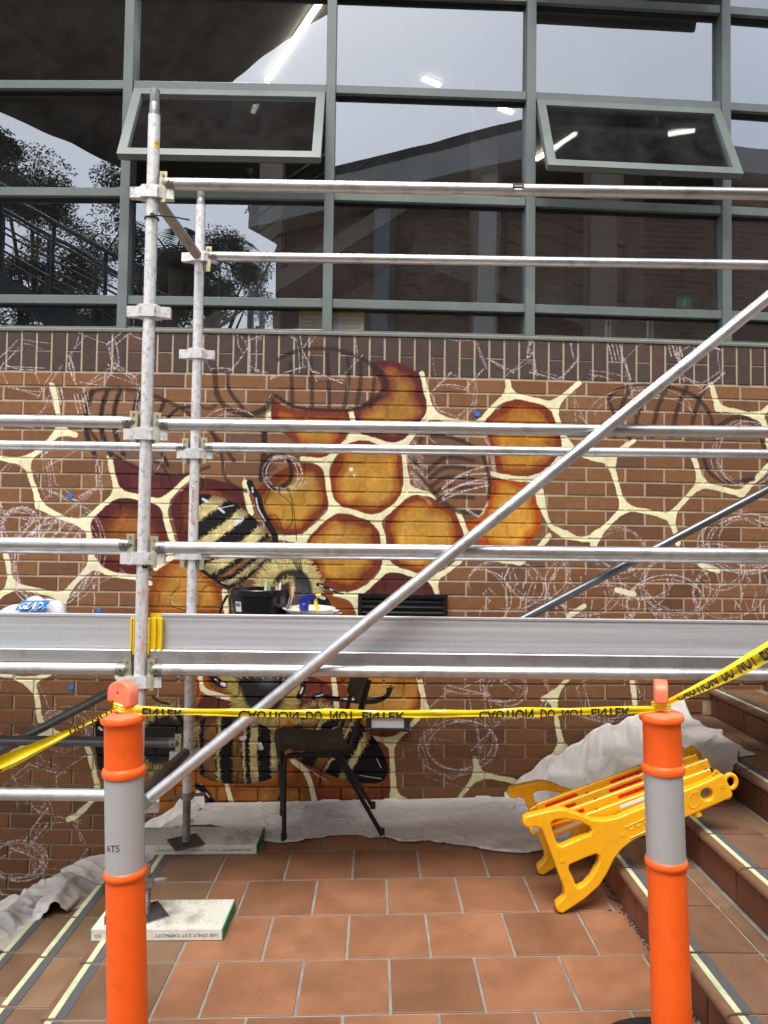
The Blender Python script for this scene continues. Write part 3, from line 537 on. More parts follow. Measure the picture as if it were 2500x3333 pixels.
M_grout = pm('grey_grout', (.27, .245, .21), .95, 0, .25, 12, .5, 140, dirt=(.09, .075, .06), dirt_amt=.5, dirt_scale=5)
def tile_mat(name, c, dirt):
    return pm(name, c, .52, 0, .26, 5, .25, 210, .4, dirt=dirt, dirt_amt=.9, dirt_scale=2.6, rand=.24, speck=.55, sscale=120)
M_tile = tile_mat('terracotta_tile', (.256, .115, .058), (.20, .103, .054)); M_border = tile_mat('brown_speckled_tile', (.205, .122, .070), (.16, .085, .045))
M_riser = tile_mat('red_brown_riser_tile', (.19, .07, .036), (.14, .055, .028)); M_nose = pm('bullnose_tile', (.185, .098, .055), .5, 0, .2, 14, .25, 190, .5, dirt=(.10, .055, .03), dirt_amt=.6, dirt_scale=7, rand=.1)
M_glow = pm('photoluminescent_strip', (.56, .60, .36), .6, 0, .12, 16, dirt=(.26, .27, .18), dirt_amt=.55, dirt_scale=11); M_strip = pm('grey_tread_strip', (.085, .087, .09), .8, 0, .1, 40)
M_sole = pm('white_recycled_board', (.62, .61, .54), .75, 0, .08, 8, .2, 90, dirt=(.17, .12, .07), dirt_amt=.6, dirt_scale=6); M_green = pm('green_board_core', (.012, .20, .075), .7, 0, .3, 30, .3, 80)
M_ink = pm('black_ink', (.015, .015, .017), .7, 0, .1, 9)
M_tape = pm('yellow_tape', (.84, .62, .004), .3, 0, .06, 14, .05, 40, coat=.3)
M_blue = pm('blue_masking_tape', (.012, .12, .50), .7, 0, .15, 60)
M_paper = pm('white_label', (.72, .72, .70), .6, 0, .05, 30)
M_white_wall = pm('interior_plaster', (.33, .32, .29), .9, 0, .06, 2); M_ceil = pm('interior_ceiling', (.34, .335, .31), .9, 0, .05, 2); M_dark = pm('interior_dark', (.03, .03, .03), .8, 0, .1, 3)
M_lamp = emit('lamp_tube', (1, .93, .76), 5.)
M_steel = pm('handrail_steel', (.05, .06, .056), .4, .5, .1, 9)
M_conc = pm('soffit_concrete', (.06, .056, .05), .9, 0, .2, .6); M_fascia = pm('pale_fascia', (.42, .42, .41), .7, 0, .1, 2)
M_bark = pm('gum_bark', (.14, .10, .075), .9, 0, .3, 3); M_ground = pm('courtyard_paving', (.20, .15, .115), .9, 0, .2, .8)
def leaf_mat(name, c):
    m, n, l, b = newmat(name); oi = N(n, 'NewGeometry'); t = N(n, 'TexNoise'); t.inputs['Scale'].default_value = 1.4; l.new(oi.outputs['Position'], t.inputs['Vector'])
    cr = N(n, 'ValToRGB'); cr.color_ramp.elements[0].position = .3; cr.color_ramp.elements[0].color = (*[k*.6 for k in c], 1); cr.color_ramp.elements[1].position = .7; cr.color_ramp.elements[1].color = (*[k*1.4 for k in c], 1)
    l.new(t.outputs[0], cr.inputs[0]); l.new(cr.outputs[0], b.inputs['Base Color']); b.inputs['Roughness'].default_value = .6; return m
M_leaf = leaf_mat('gum_leaves', (.068, .085, .054)); M_palm = leaf_mat('palm_leaves', (.025, .04, .02))
# tinted, partly mirrored glass
M_glass, _n, _l, _b = newmat('tinted_glass'); _n.remove(_b)
_t = N(_n, 'BsdfTransparent'); _t.inputs[0].default_value = (.64, .66, .66, 1); _g = N(_n, 'BsdfGlossy'); _g.inputs['Roughness'].default_value = .0; _g.inputs[0].default_value = (.90, .95, 1, 1)
_fr = N(_n, 'LayerWeight'); _fr.inputs['Blend'].default_value = .25; _mr = N(_n, 'MapRange'); _mr.inputs[3].default_value = .225; _mr.inputs[4].default_value = .8; _l.new(_fr.outputs['Fresnel'], _mr.inputs[0])
_ge = N(_n, 'NewGeometry'); _no = N(_n, 'TexNoise'); _no.inputs['Scale'].default_value = 1.1; _l.new(_ge.outputs['Position'], _no.inputs['Vector']); _bu = N(_n, 'Bump'); _bu.inputs['Strength'].default_value = .06; _bu.inputs['Distance'].default_value = .03; _l.new(_no.outputs[0], _bu.inputs['Height']); _l.new(_bu.outputs[0], _g.inputs['Normal'])
_m = N(_n, 'MixShader'); _l.new(_mr.outputs[0], _m.inputs[0]); _l.new(_t.outputs[0], _m.inputs[1]); _l.new(_g.outputs[0], _m.inputs[2]); 
_di = N(_n, 'BsdfDiffuse'); _di.inputs[0].default_value = (.5, .5, .5, 1); _dn = N(_n, 'TexNoise'); _dn.inputs['Scale'].default_value = 5; _dn.inputs['Detail'].default_value = 10; _dn.inputs['Roughness'].default_value = .75; _l.new(_ge.outputs['Position'], _dn.inputs['Vector'])
_dr = N(_n, 'MapRange'); _dr.inputs[1].default_value = .42; _dr.inputs[2].default_value = .8; _dr.inputs[3].default_value = .004; _dr.inputs[4].default_value = .04; _l.new(_dn.outputs[0], _dr.inputs[0])
_m2 = N(_n, 'MixShader'); _l.new(_dr.outputs[0], _m2.inputs[0]); _l.new(_m.outputs[0], _m2.inputs[1]); _l.new(_di.outputs[0], _m2.inputs[2]); _l.new(_m2.outputs[0], _n['Material Output'].inputs[0])
# honeycomb reflective sleeve
def sleeve_mat():
    m, n, l, b = newmat('reflective_sleeve'); tc = N(n, 'UVMap'); v = N(n, 'TexVoronoi', feature='DISTANCE_TO_EDGE'); v.inputs['Scale'].default_value = 1; v.inputs['Randomness'].default_value = .0
    l.new(tc.outputs[0], v.inputs['Vector']); cr = N(n, 'ValToRGB'); cr.color_ramp.elements[0].position = .03; cr.color_ramp.elements[0].color = (.68, .67, .65, 1); cr.color_ramp.elements[1].position = .16; cr.color_ramp.elements[1].color = (.40, .40, .40, 1)
    l.new(v.outputs['Distance'], cr.inputs[0]); l.new(cr.outputs[0], b.inputs['Base Color']); b.inputs['Roughness'].default_value = .35; b.inputs['Metallic'].default_value = .25; return m
M_sleeve = sleeve_mat()
def crease(m):
    n = m.node_tree.nodes; l = m.node_tree.links; b = n['Principled BSDF']; g = N(n, 'NewGeometry'); w = N(n, 'TexNoise'); w.inputs['Scale'].default_value = 3.2; l.new(g.outputs['Position'], w.inputs['Vector'])
    mx = N(n, 'Mix', data_type='VECTOR'); mx.inputs[0].default_value = .35; l.new(g.outputs['Position'], mx.inputs[4]); l.new(w.outputs['Color'], mx.inputs[5])
    v = N(n, 'TexVoronoi', feature='DISTANCE_TO_EDGE'); v.inputs['Scale'].default_value = 7.5; l.new(mx.outputs[1], v.inputs['Vector']); v2 = N(n, 'TexVoronoi', feature='F1'); v2.inputs['Scale'].default_value = 11; l.new(mx.outputs[1], v2.inputs['Vector'])
    ad = N(n, 'Math', operation='ADD'); l.new(v.outputs['Distance'], ad.inputs[0]); l.new(v2.outputs['Distance'], ad.inputs[1])
    bp = N(n, 'Bump'); bp.inputs['Strength'].default_value = .32; bp.inputs['Distance'].default_value = .03; l.new(ad.outputs[0], bp.inputs['Height']); old = b.inputs['Normal'].links[0].from_socket; l.new(bp.outputs[0], old.node.inputs['Normal'])
crease(M_cloth)
def rib_mat():
    m = pm('ribbed_board_top', (.60, .59, .51), .8, 0, .1, 8, dirt=(.12, .075, .04), dirt_amt=.85, dirt_scale=4.5)
    n = m.node_tree.nodes; l = m.node_tree.links; b = n['Principled BSDF']; g = N(n, 'NewGeometry'); w = N(n, 'TexWave', bands_direction='X'); w.inputs['Scale'].default_value = 26; w.inputs['Distortion'].default_value = 0
    l.new(g.outputs['Position'], w.inputs['Vector']); bp = N(n, 'Bump'); bp.inputs['Strength'].default_value = .55; bp.inputs['Distance'].default_value = .005; l.new(w.outputs['Fac'], bp.inputs['Height']); l.new(bp.outputs[0], b.inputs['Normal']); return m
M_rib = rib_mat()
# ================================================================ SETTING
TILT = -math.atan(FG)
# ground sheet
tag(MB().box((0, 0, -1.55), (240, 240, .1)).obj('ground', M_ground), kind='structure')

# ---------------------------------------------------------------- landing of square terracotta tiles
landing = grp('landing', (0, 2, 0), 'structure')
S = .31; GR = .0105
b = MB(); b.prism([(-1.042, fz(-1.042)-.004), (1.05, fz(1.05)-.004), (1.05, -.3), (-1.042, -.3)], -2.6, 4.27); b.obj('grout_bed', M_grout, landing)
def tile_data(name, w, d, mat):
    return MB().box((0, 0, -.0075), (w, d, .015), bev=.0016).data(name, mat)
TD = {}
def put_tile(x0, x1, y0, y1, mat, name='tile'):
    w, d = round(x1-x0, 3), round(y1-y0, 3)
    if w < .02 or d < .02: return
    k = (w, d, mat.name)
    if k not in TD: TD[k] = tile_data(name, w, d, mat)
    cx, cy = (x0+x1)/2, (y0+y1)/2
    o = inst(name, TD[k], landing, (cx, cy, fz(cx)+random.uniform(-.0006, .0006)), (random.uniform(-.0012, .0012), TILT+random.uniform(-.001, .001), 0))
    return o
TX, TY = -.394, 3.63
XL, XJ, XR = -1.03, -.705, 1.036
for r in range(-2, 9):
    y1 = TY-S*r-GR/2; y0 = y1-S+GR
    if r == -2: y1 = 4.27
    off = 0 if r % 2 == 0 else .5
    put_tile(XL, XJ-GR/2, y0, y1, M_border)
    c = -2
    while True:
        a0 = TX+(c+off)*S+GR/2; a1 = a0+S-GR; c += 1
        if a1 < XJ+GR: continue
        if a0 > XR-.02: break
        put_tile(max(a0, XJ+GR/2), min(a1, XR), y0, y1, M_tile)
# dirt gap and leaf litter along the foot of the stair
g = MB()
for i in range(260):
    y = random.uniform(1.9, 3.3); x = 1.037+random.gauss(0, .006); s_ = random.uniform(.002, .006)
    g.box((x, y, fz(x)+.001), (s_, s_*1.5, s_*.7), Matrix.Rotation(random.uniform(0, 3), 3, 'Z'))
tag(g.obj('dirt', pm('dry_dirt', (.07, .05, .035), .95, 0, .4, 60)), 'dark grit and dirt caught in the joint below the bottom step', 'dirt', kind='stuff')

# ---------------------------------------------------------------- stair rising to the right
NR, NG, RISE, GO, NX0 = .019, .031, .157, .333, 1.030
def nose_profile(depth, th=.036):
    pr = [(depth, 0), (.02, 0)]
    pr += [(.02-.02*math.sin(a), -.018+.018*math.cos(a)) for a in [PI*k/8 for k in range(1, 9)]]
    pr += [(.03, -th), (depth, -th)]
    return pr
def stair_up():
    st = grp('stair', (1.9, 2, 0), 'structure')
    L = S-GR
    nose_d = MB().prism(nose_profile(.262), -L/2, L/2).data('nosing_tile', M_nose, True)
    back_d = MB().box((0, 0, -.0075), (.058, L, .015), bev=.0015).data('tread_tile', M_border)
    riser_d = MB().box((0, 0, 0), (.012, L, RISE-.046), bev=.0015).data('riser_tile', M_riser)
    glow_d = MB().box((0, 0, .0012), (.020, L-.006, .0024)).data('glow_strip', M_glow); grip_d = MB().box((0, 0, .0010), (.032, L-.006, .002)).data('grip_strip', M_strip)
    for n in range(1, 7):
        z = .022+RISE*n; x = NX0+GO*(n-1); xb = x+.018
        MB().prism([(xb+.008, z-.040), (xb+.05, z-.040), (xb+.05, z-.005), (xb+GO+.02, z-.005), (xb+GO+.02, z-RISE-.2), (xb+.008, z-RISE-.2)], -2.6, 4.62).obj('step_core', M_grout, st)
        for k in range(-14, 4):
            yc = TY-.155+k*S+.04*(n % 2)
            if yc < .6: continue
            if yc > WY(x)+.15: continue
            t = inst('nosing_tile', nose_d, st, (x, yc, z)); inst('glow_strip', glow_d, st, (x+.038, yc, z)); inst('grip_strip', grip_d, st, (x+.066, yc, z))
            inst('tread_tile', back_d, st, (x+.262+GR+.029, yc, z+random.uniform(-.0005, .0005)))
            inst('riser_tile', riser_d, st, (xb+.004, yc+.155 if n % 2 else yc+.06, z-.036-GR/2-(RISE-.046)/2-.002))
    return st
stair_up()
# ---------------------------------------------------------------- steps dropping away on the left
def stair_down():
    st = grp('lower_stair', (-1.6, 2, 0), 'structure')
    L = S-GR; glow_d = MB().box((0, 0, .0012), (.022, L-.006, .0024)).data('glow_strip', M_glow); grip_d = MB().box((0, 0, .0010), (.032, L-.006, .002)).data('grip_strip', M_strip)
    nose_d = MB().prism([(-a, c) for a, c in nose_profile(.30)], -L/2, L/2).data('nosing_tile', M_nose, True); tr_d = MB().box((0, 0, -.0075), (.292, L, .015), bev=.0015).data('tread_tile', M_border)
    ris_d = MB().box((0, 0, 0), (.012, L, .115), bev=.0015).data('riser_tile', M_riser)
    for n in range(0, 6):
        z = fz(XL)-.156*n; x = -1.042-.303*n
        if n:
            MB().prism([(x+.008, z-.005), (x+.32, z-.005), (x+.32, z-.5), (x+.008, z-.5)], -2.6, 4.5).obj('step_core', M_grout, st)
        for k in range(-12, 4):
            yc = TY-.155+k*S
            if yc > WY(x)+.1: continue
            if n: inst('tread_tile', tr_d, st, (x+.153, yc, z))
            inst('glow_strip', glow_d, st, (x+.020, yc, z+.0005)); inst('grip_strip', grip_d, st, (x+.049, yc, z+.0005))
            inst('riser_tile', ris_d, st, (x+.004, yc, z-.075))
            b = MB().prism([(x-.006-.012*math.sin(a), z-.010+.010*math.cos(a)) for a in [PI*k2/6 for k2 in range(7)]]+[(x+.006, z-.02), (x+.006, z)], yc-L/2, yc+L/2).obj('nosing', M_nose, st, True) if n == 0 else None
stair_down()

# ---------------------------------------------------------------- brick wall, bowed, with a dark soldier course on top
wall = thing('brick_wall', (0, WY(0), -.9), 'brown brick wall with a half painted bee and honeycomb mural under the windows', 'wall')
BW, BH, Z0 = .2415, .0868, 2.504
ZTOP = 2.752
def arc(u, z, d): a = WA(u); return Vector((u+math.sin(a)*d, WY(u)-math.cos(a)*d, z))
m_ = MB(); NS = 48
for (za, zb, dd) in ((-1.5, .70, -.0095), (.70, ZTOP+.02, -.0035)):
    us = [-3.4+6.8*i/NS for i in range(NS+1)]
    v = [arc(u, za, dd) for u in us]+[arc(u, zb, dd) for u in us]; m_.add(v, [(i, i+1, i+NS+2, i+NS+1) for i in range(NS)])
m_.obj('mortar', M_mortar, wall)
# wall thickness behind the face
v = []; us = [-3.4+6.8*i/NS for i in range(NS+1)]
cap = MB(); cap.add([arc(u, ZTOP+.015, -.004) for u in us]+[arc(u, ZTOP+.015, -.24) for u in us], [(i, i+1, i+NS+2, i+NS+1) for i in range(NS)])
cap.add([arc(u, ZTOP+.015, -.24) for u in us]+[arc(u, -1.5, -.24) for u in us], [(i, i+1, i+NS+2, i+NS+1) for i in range(NS)]); cap.obj('wall_core', M_mortar, wall)
def brick_data(name, w, h, mat, n=4):
    out = []
    for k in range(n):
        bm = bmesh.new(); bmesh.ops.create_cube(bm, size=1)
        for q in bm.verts: q.co = Vector((q.co.x*w, (q.co.y+.5)*.05, q.co.z*h))
        fe = [e for e in bm.edges if all(q.co.y < .01 for q in e.verts)]
        bmesh.ops.bevel(bm, geom=fe, offset=.0028, segments=2, profile=.5, affect='EDGES')
        for q in bm.verts: q.co += Vector((random.uniform(-.0007, .0007), random.uniform(-.0004, .0004), random.uniform(-.0007, .0007)))
        m = bpy.data.meshes.new(name); bm.to_mesh(m); bm.free(); m.materials.append(mat); out.append(m)
    return out
BD = brick_data('brick', BW-.0125, BH-.0120, M_brick)
vent_a, vent_b = wall_pt(1166, 1930), wall_pt(1454, 2040); lite_a, lite_b = wall_pt(1192, 2322), wall_pt(1332, 2378)
bricks = []
UOFF = -1.8707
for k in range(0, 41):
    z = Z0-BH*(k+.5)
    if z < -1.0: break
    off = UOFF+(0 if k % 2 == 0 else BW/2)
    for j in range(-6, 22):
        u = off+BW*(j+.5)
        if abs(u) > 2.75 and not (u < 0 and z > -1.2 and u > -2.95): continue
        if u > 1.05 and z < fz(1)+.157*(1+int((u-1.03)/GO))-.09: continue
        if u > -1.05 and z < -.06: continue
        if u < -1.05 and z < -.156*(1+int((-1.04-u)/.303))-.1: continue
        bricks.append((u, z, k))
def score(t):
    u, z, k = t; x = 1223+u/4.33*2352
    s = 1.0
    if abs(u) > 2.35: s -= 2
    if .98 < z < 1.22: s -= 3
    if z < .1: s -= .5
    if z > 1.22: s += .6
    return s+random.uniform(0, .3)
bricks.sort(key=score, reverse=True)
rest = []
for i, (u, z, k) in enumerate(bricks):
    d = random.gauss(.0005, .0012)
    if i < 300:
        p = arc(u, z, d); inst('brick', BD[i % 4], wall, p, (random.gauss(0, .002), random.gauss(0, .002), WA(u)+random.gauss(0, .002)))
    else: rest.append((u, z, d))
b = MB(); tones = []
w, h, e = (BW-.0125)/2, (BH-.012)/2, .0028
for (u, z, d) in rest:
    a = WA(u); o = arc(u, z, d); R3 = Matrix.Rotation(a, 3, 'Z')
    v = [(-w, e, -h), (w, e, -h), (w, e, h), (-w, e, h), (-w+e, 0, -h+e), (w-e, 0, -h+e), (w-e, 0, h-e), (-w+e, 0, h-e), (-w, .05, -h), (w, .05, -h), (w, .05, h), (-w, .05, h)]
    b.add([o+R3@Vector(q) for q in v], [(4, 5, 6, 7), (0, 1, 5, 4), (1, 2, 6, 5), (2, 3, 7, 6), (3, 0, 4, 7), (8, 9, 1, 0), (9, 10, 2, 1), (10, 11, 3, 2), (11, 8, 0, 3)]); tones += [random.random()]*9
md = mesh_data('bricks', b.v, b.f, M_brick_f); at = md.attributes.new('tone', 'FLOAT', 'FACE'); at.data.foreach_set('value', tones)
tag(link(bpy.data.objects.new('bricks', md), wall), kind='stuff')
# soldier course: every other unit is split into two headers
SP = .0905; sh = ZTOP-Z0-.008
FD = brick_data('soldier_brick', SP-.0115, sh-.004, M_soldier, 3); HD = brick_data('soldier_brick', SP-.0115, sh/2-.0075, M_soldier, 3)
i = 0; u = -2.72
while u < 2.75:
    u += SP; i += 1; d = random.gauss(.0005, .0008); rz = WA(u)+random.gauss(0, .002)
    if i % 2: inst('soldier_brick', FD[i % 3], wall, arc(u, Z0+.006+sh/2, d), (0, 0, rz))
    else:
        for q in (.25, .75): inst('soldier_brick', HD[(i//2+int(q*4)) % 3], wall, arc(u, Z0+.006+sh*q, d), (0, 0, rz))

# ---------------------------------------------------------------- curtain wall of sage frames and tinted glass
GO_ = .085
MX = [wall_pt(x, 1085, GO_).x for x in (407, 1066, 1717, 2350)]
MX = [MX[0]-1.2, *MX, MX[-1]+1.2]
RZ = [2.765, 2.955, 3.617, 4.283, 4.905, 5.56, 6.2]
glaz = thing('window_wall', (0, WY(0)+GO_, ZTOP), 'sage framed curtain wall of tinted glass standing on the brick wall', 'window')
def gp(x): return Vector((x, WY(x)+GO_, 0))
for i, x in enumerate(MX):
    p = gp(x); MB().box((p.x, p.y-.012, (ZTOP+6.3)/2), (.058, .11, 6.3-ZTOP), Matrix.Rotation(WA(x), 3, 'Z'), .002).obj('mullion', M_frame, glaz)
def panel(i): a, b_ = gp(MX[i]), gp(MX[i+1]); t = (b_-a).normalized(); n_ = Vector((t.y, -t.x, 0)); return a, b_, t, n_
def awning(i, z0, z1, ang):
    a, b_, t, n_ = panel(i); a = a+t*.034; b_ = b_-t*.034; w = (b_-a).length; c, s = math.cos(ang), math.sin(ang); hh = z1-z0-.012
    dn = Vector((n_.x*s, n_.y*s, -c)); nn = Vector((n_.x*c, n_.y*c, s)); o = a+Vector((0, 0, z1-.006))+n_*.04
    def P(x, y, d): return o+t*x+dn*y+nn*d
    fw = .052
    sash = MB().add([P(x, y, -.02) for x, y in ((0, 0), (w, 0), (w-fw, fw), (fw, fw))]+[P(x, y, .02) for x, y in ((0, 0), (w, 0), (w-fw, fw), (fw, fw))], [(0, 1, 2, 3), (7, 6, 5, 4), (0, 4, 5, 1), (1, 5, 6, 2), (2, 6, 7, 3), (3, 7, 4, 0)]).obj('sash', M_frame, glaz)
    for q in (((0, hh), (w, hh), (w-fw, hh-fw), (fw, hh-fw)), ((0, 0), (0, hh), (fw, hh-fw), (fw, fw)), ((w, 0), (w, hh), (w-fw, hh-fw), (w-fw, fw))):
        MB().add([P(x, y, -.02) for x, y in q]+[P(x, y, .0199) for x, y in q], [(0, 1, 2, 3), (7, 6, 5, 4), (0, 4, 5, 1), (1, 5, 6, 2), (2, 6, 7, 3), (3, 7, 4, 0)]).obj('sash_rail', M_frame, sash)
    MB().add([P(x, y, d) for d in (-.003, .003) for x, y in ((fw, fw), (w-fw, fw), (w-fw, hh-fw), (fw, hh-fw))], [(0, 1, 2, 3), (7, 6, 5, 4)]).obj('pane', M_glass, sash)
    MB().add([P(x, y, d) for d in (-.034, -.021) for x, y in ((.02, .02), (w-.02, .02), (w-.02, hh-.012), (.02, hh-.012), (.05, .05), (w-.05, .05), (w-.05, hh-.05), (.05, hh-.05))],
        [(0, 1, 5, 4), (1, 2, 6, 5), (2, 3, 7, 6), (3, 0, 4, 7), (0, 8, 9, 1), (1, 9, 10, 2), (2, 10, 11, 3), (3, 11, 8, 0)]).obj('gasket', M_black, sash)
    st = MB(); q = P(w*.63, hh-.03, -.03); e_ = a+t*w*.63+Vector((0, 0, z0+.06)); st.path([q, (q+e_)/2+Vector((0, 0, -.03)), e_], .006, 6); st.box(q.lerp(e_, .45), (.03, .02, .03)); st.obj('stay', M_black, sash)
AWN = {(2-1, 2): 25, (4-1, 2): 25, (4-1, 4): 26}
for i in range(len(MX)-1):
    a, b_, t, n_ = panel(i); ang = math.atan2(t.y, t.x); R = Matrix.Rotation(ang, 3, 'Z'); w = (b_-a).length-.058; mid = (a+b_)/2
    for z in RZ:
        MB().box((mid.x+n_.x*.006, mid.y+n_.y*.006, z), (w, .095, .052), R, .002).obj('transom', M_frame, glaz)
    for r in range(len(RZ)-1):
        z0, z1 = RZ[r]+.026, RZ[r+1]-.026
        if (i, r) in AWN: awning(i, z0, z1, math.radians(AWN[(i, r)])); continue
        h_ = (z1-z0)/2; e_ = t*(w/2); c_ = Vector((mid.x, mid.y, (z0+z1)/2)); yo = n_*.004
        tw = random.gauss(0, .0016); tv = random.gauss(0, .0012)
        def C(s1, s2): return c_+e_*s1+Vector((0, 0, h_*s2))+n_*(tw*s1+tv*s2)
        MB().add([C(-1, -1)+yo, C(1, -1)+yo, C(1, 1)+yo, C(-1, 1)+yo], [(0, 1, 2, 3)]).obj('glass_pane', M_glass, glaz)
        gk = MB()
        for s2 in (-1, 1): gk.box(c_+Vector((0, 0, (h_-.004)*s2))+n_*.018, (w, .012, .008), R)
        gk.obj('gasket', M_black, glaz)
# sloping grey sill flashing on the bricks
sg = MB(); us = [-2.75+5.5*i/20 for i in range(21)]
sg.add([arc(u, ZTOP-.002, .006) for u in us]+[arc(u, ZTOP+.012, .006) for u in us]+[arc(u, ZTOP+.03, -.07) for u in us], [(i, i+1, i+22, i+21) for i in range(20)]+[(i+21, i+22, i+43, i+42) for i in range(20)]); sg.obj('sill_flashing', M_frame, glaz)
# facade above and eave, out of frame but mirrored in the open sashes
tag(MB().box((0, 4.75, 6.75), (9, .3, .9)).obj('upper_facade', M_fascia), 'pale facade band above the tall windows', 'facade')
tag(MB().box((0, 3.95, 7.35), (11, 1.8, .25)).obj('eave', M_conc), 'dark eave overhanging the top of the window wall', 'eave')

# ---------------------------------------------------------------- room behind the glass
room = grp('interior_room', (0, 7, 2.6), 'structure')
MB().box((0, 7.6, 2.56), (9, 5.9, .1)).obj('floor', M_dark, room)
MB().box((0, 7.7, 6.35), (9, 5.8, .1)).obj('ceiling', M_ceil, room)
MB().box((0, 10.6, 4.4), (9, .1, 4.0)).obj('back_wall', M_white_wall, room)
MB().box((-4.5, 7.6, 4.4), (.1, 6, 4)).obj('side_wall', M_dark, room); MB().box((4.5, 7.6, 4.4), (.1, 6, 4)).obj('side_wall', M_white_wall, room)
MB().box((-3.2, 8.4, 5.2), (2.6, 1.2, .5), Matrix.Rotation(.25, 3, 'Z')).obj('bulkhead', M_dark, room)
for (x, y) in ((-1.15, 7.6), (1.05, 7.2), (2.05, 6.6), (2.9, 8.2)): MB().box((x, y, 4.4), (.24, .24, 3.7)).obj('column', M_white_wall, room)
# stair flight with pale soffit inside
MB().prism([(-2.6, 3.2), (.4, 5.2), (.4, 5.0), (-2.6, 3.0)], 7.3, 8.6).obj('stair_flight', M_white_wall, room)
MB().prism([(.6, 4.6), (3.4, 3.6), (3.4, 3.4), (.6, 4.4)], 7.6, 8.8).obj('stair_flight', M_ceil, room)
def rail_thing(name, P0, P1, n, h, label, mat=M_steel, posts=4):
    t = thing(name, P0, label, 'handrail'); P0, P1 = Vector(P0), Vector(P1)
    MB().path([P0+Vector((0, 0, h)), P1+Vector((0, 0, h))], .024, 10).obj('top_rail', mat, t, True)
    for k in range(n): MB().path([P0+Vector((0, 0, h*(k+.6)/(n+.6))), P1+Vector((0, 0, h*(k+.6)/(n+.6)))], .011, 8).obj('bar', mat, t, True)
    for k in range(posts): q = P0.lerp(P1, k/(posts-1)); MB().cyl(q, q+Vector((0, 0, h)), .02, 10).obj('post', mat, t, True)
rail_thing('handrail', (-1.6, 7.2, 3.9), (.3, 7.2, 5.2), 4, .8, 'dark interior balustrade climbing behind the second window bay')
rail_thing('handrail', (.7, 7.5, 4.6), (2.6, 7.5, 3.95), 3, .7, 'dark interior balustrade falling behind the central window bay')
def lamp(P0, P1, label):
    P0, P1 = Vector(P0), Vector(P1); d = (P1-P0); t = thing('ceiling_lamp', (P0+P1)/2, label, 'lamp', 'ceiling lamps in the room behind the glass')
    q = d.normalized(); R = Matrix.Rotation(math.atan2(q.y, q.x), 3, 'Z'); c = (P0+P1)/2
    MB().box(c+Vector((0, 0, .03)), (d.length+.02, .06, .04), R).obj('housing', M_white, t); MB().box(c-Vector((0, 0, .004)), (d.length, .045, .024), R).obj('tube', M_lamp, t)
def ceilpt(x, y, z): d = ray(x, y); return Vector(CO+d*((z-CAMH)/d[2]))
for q in (((1045, 2), (868, 264), 'longest lit ceiling tube behind the second window bay'), ((848, 312), (822, 366), 'short lit tube seen low in the left open sash'), ((1378, 255), (1432, 277), 'small lit tube under the top rail of the third bay'), ((1590, 337), (1668, 366), 'lit tube near the right mullion of the third bay'), ((1745, 518), (1872, 436), 'long lit tube seen through the right open sash'), ((2176, 438), (2262, 424), 'bent lit tube at the right of the right open sash')):
    lamp(ceilpt(*q[0], 6.28), ceilpt(*q[1], 6.28), q[2])
# poster taped inside the low pane
pa, pb = wall_pt(1082, 1010, .1), wall_pt(1182, 1092, .1); pc = (pa+pb)/2
po = thing('poster', (pc.x-.1, pc.y, 2.76), 'yellow and white timetable poster taped inside the low window pane', 'poster')
MB().box((pc.x-.10, pc.y, pc.z), (.40, .004, .17)).obj('sheet', pm('poster_paper', (.82, .82, .80), .6, 0, .04), po)
MB().box((pc.x-.10, pc.y-.004, pc.z+.062), (.40, .003, .046)).obj('header', pm('poster_yellow', (.85, .72, .12), .6), po)
tm = text_mesh('ome Futures', .034, M_ink); warp(tm, lambda c: (c.x+pc.x-.02, pc.y-.007, c.y+pc.z+.068)); link(bpy.data.objects.new('lettering', tm), po)
for k in range(5):
    for j in range(3): MB().box((pc.x-.24+j*.13, pc.y-.004, pc.z+.018-k*.022), (.10, .003, .012)).obj('entry', pm('poster_blue_%d' % (k*3+j), (.55, .63, .72) if j % 2 else (.72, .68, .45), .6), po)
# green exit sign inside
ep = atY(2226, 985, 5.6); es = thing('exit_sign', ep, 'small green exit sign inside the right window bay', 'sign')
MB().box(ep, (.11, .02, .08)).obj('panel', emit('exit_green', (.0, .10, .045), .25), es)
f_ = MB(); f_.box(ep+Vector((.005, -.012, .018)), (.012, .004, .012)); f_.box(ep+Vector((0, -.012, 0)), (.012, .004, .028), Matrix.Rotation(.3, 3, 'Y')); f_.box(ep+Vector((-.012, -.012, -.022)), (.026, .004, .007), Matrix.Rotation(.6, 3, 'Y')); f_.box(ep+Vector((.01, -.012, -.022)), (.02, .004, .007), Matrix.Rotation(-.9, 3, 'Y')); f_.obj('running_figure', M_white, es)

# ---------------------------------------------------------------- the courtyard behind the camera, seen mirrored in the glass
hall = thing('brick_hall', (0, -3.6, -1.5), 'brown brick hall with a pale flat eave mirrored in the windows', 'building')
def brick_panel_mat():
    m, n, l, b = newmat('far_brickwork'); tc = N(n, 'TexCoord'); t = N(n, 'TexBrick'); t.inputs['Scale'].default_value = 1; t.inputs['Brick Width'].default_value = .24; t.inputs['Row Height'].default_value = .087; t.inputs['Mortar Size'].default_value = .009
    t.inputs['Color1'].default_value = (.22, .125, .08, 1); t.inputs['Color2'].default_value = (.15, .085, .055, 1); t.inputs['Mortar'].default_value = (.26, .20, .15, 1); l.new(tc.outputs['UV'], t.inputs['Vector']); l.new(t.outputs[0], b.inputs['Base Color']); b.inputs['Roughness'].default_value = .9; return m
M_farbrick = brick_panel_mat()
def v2r(X, Yv): return Vector((X, 2*4.41-Yv, 0))
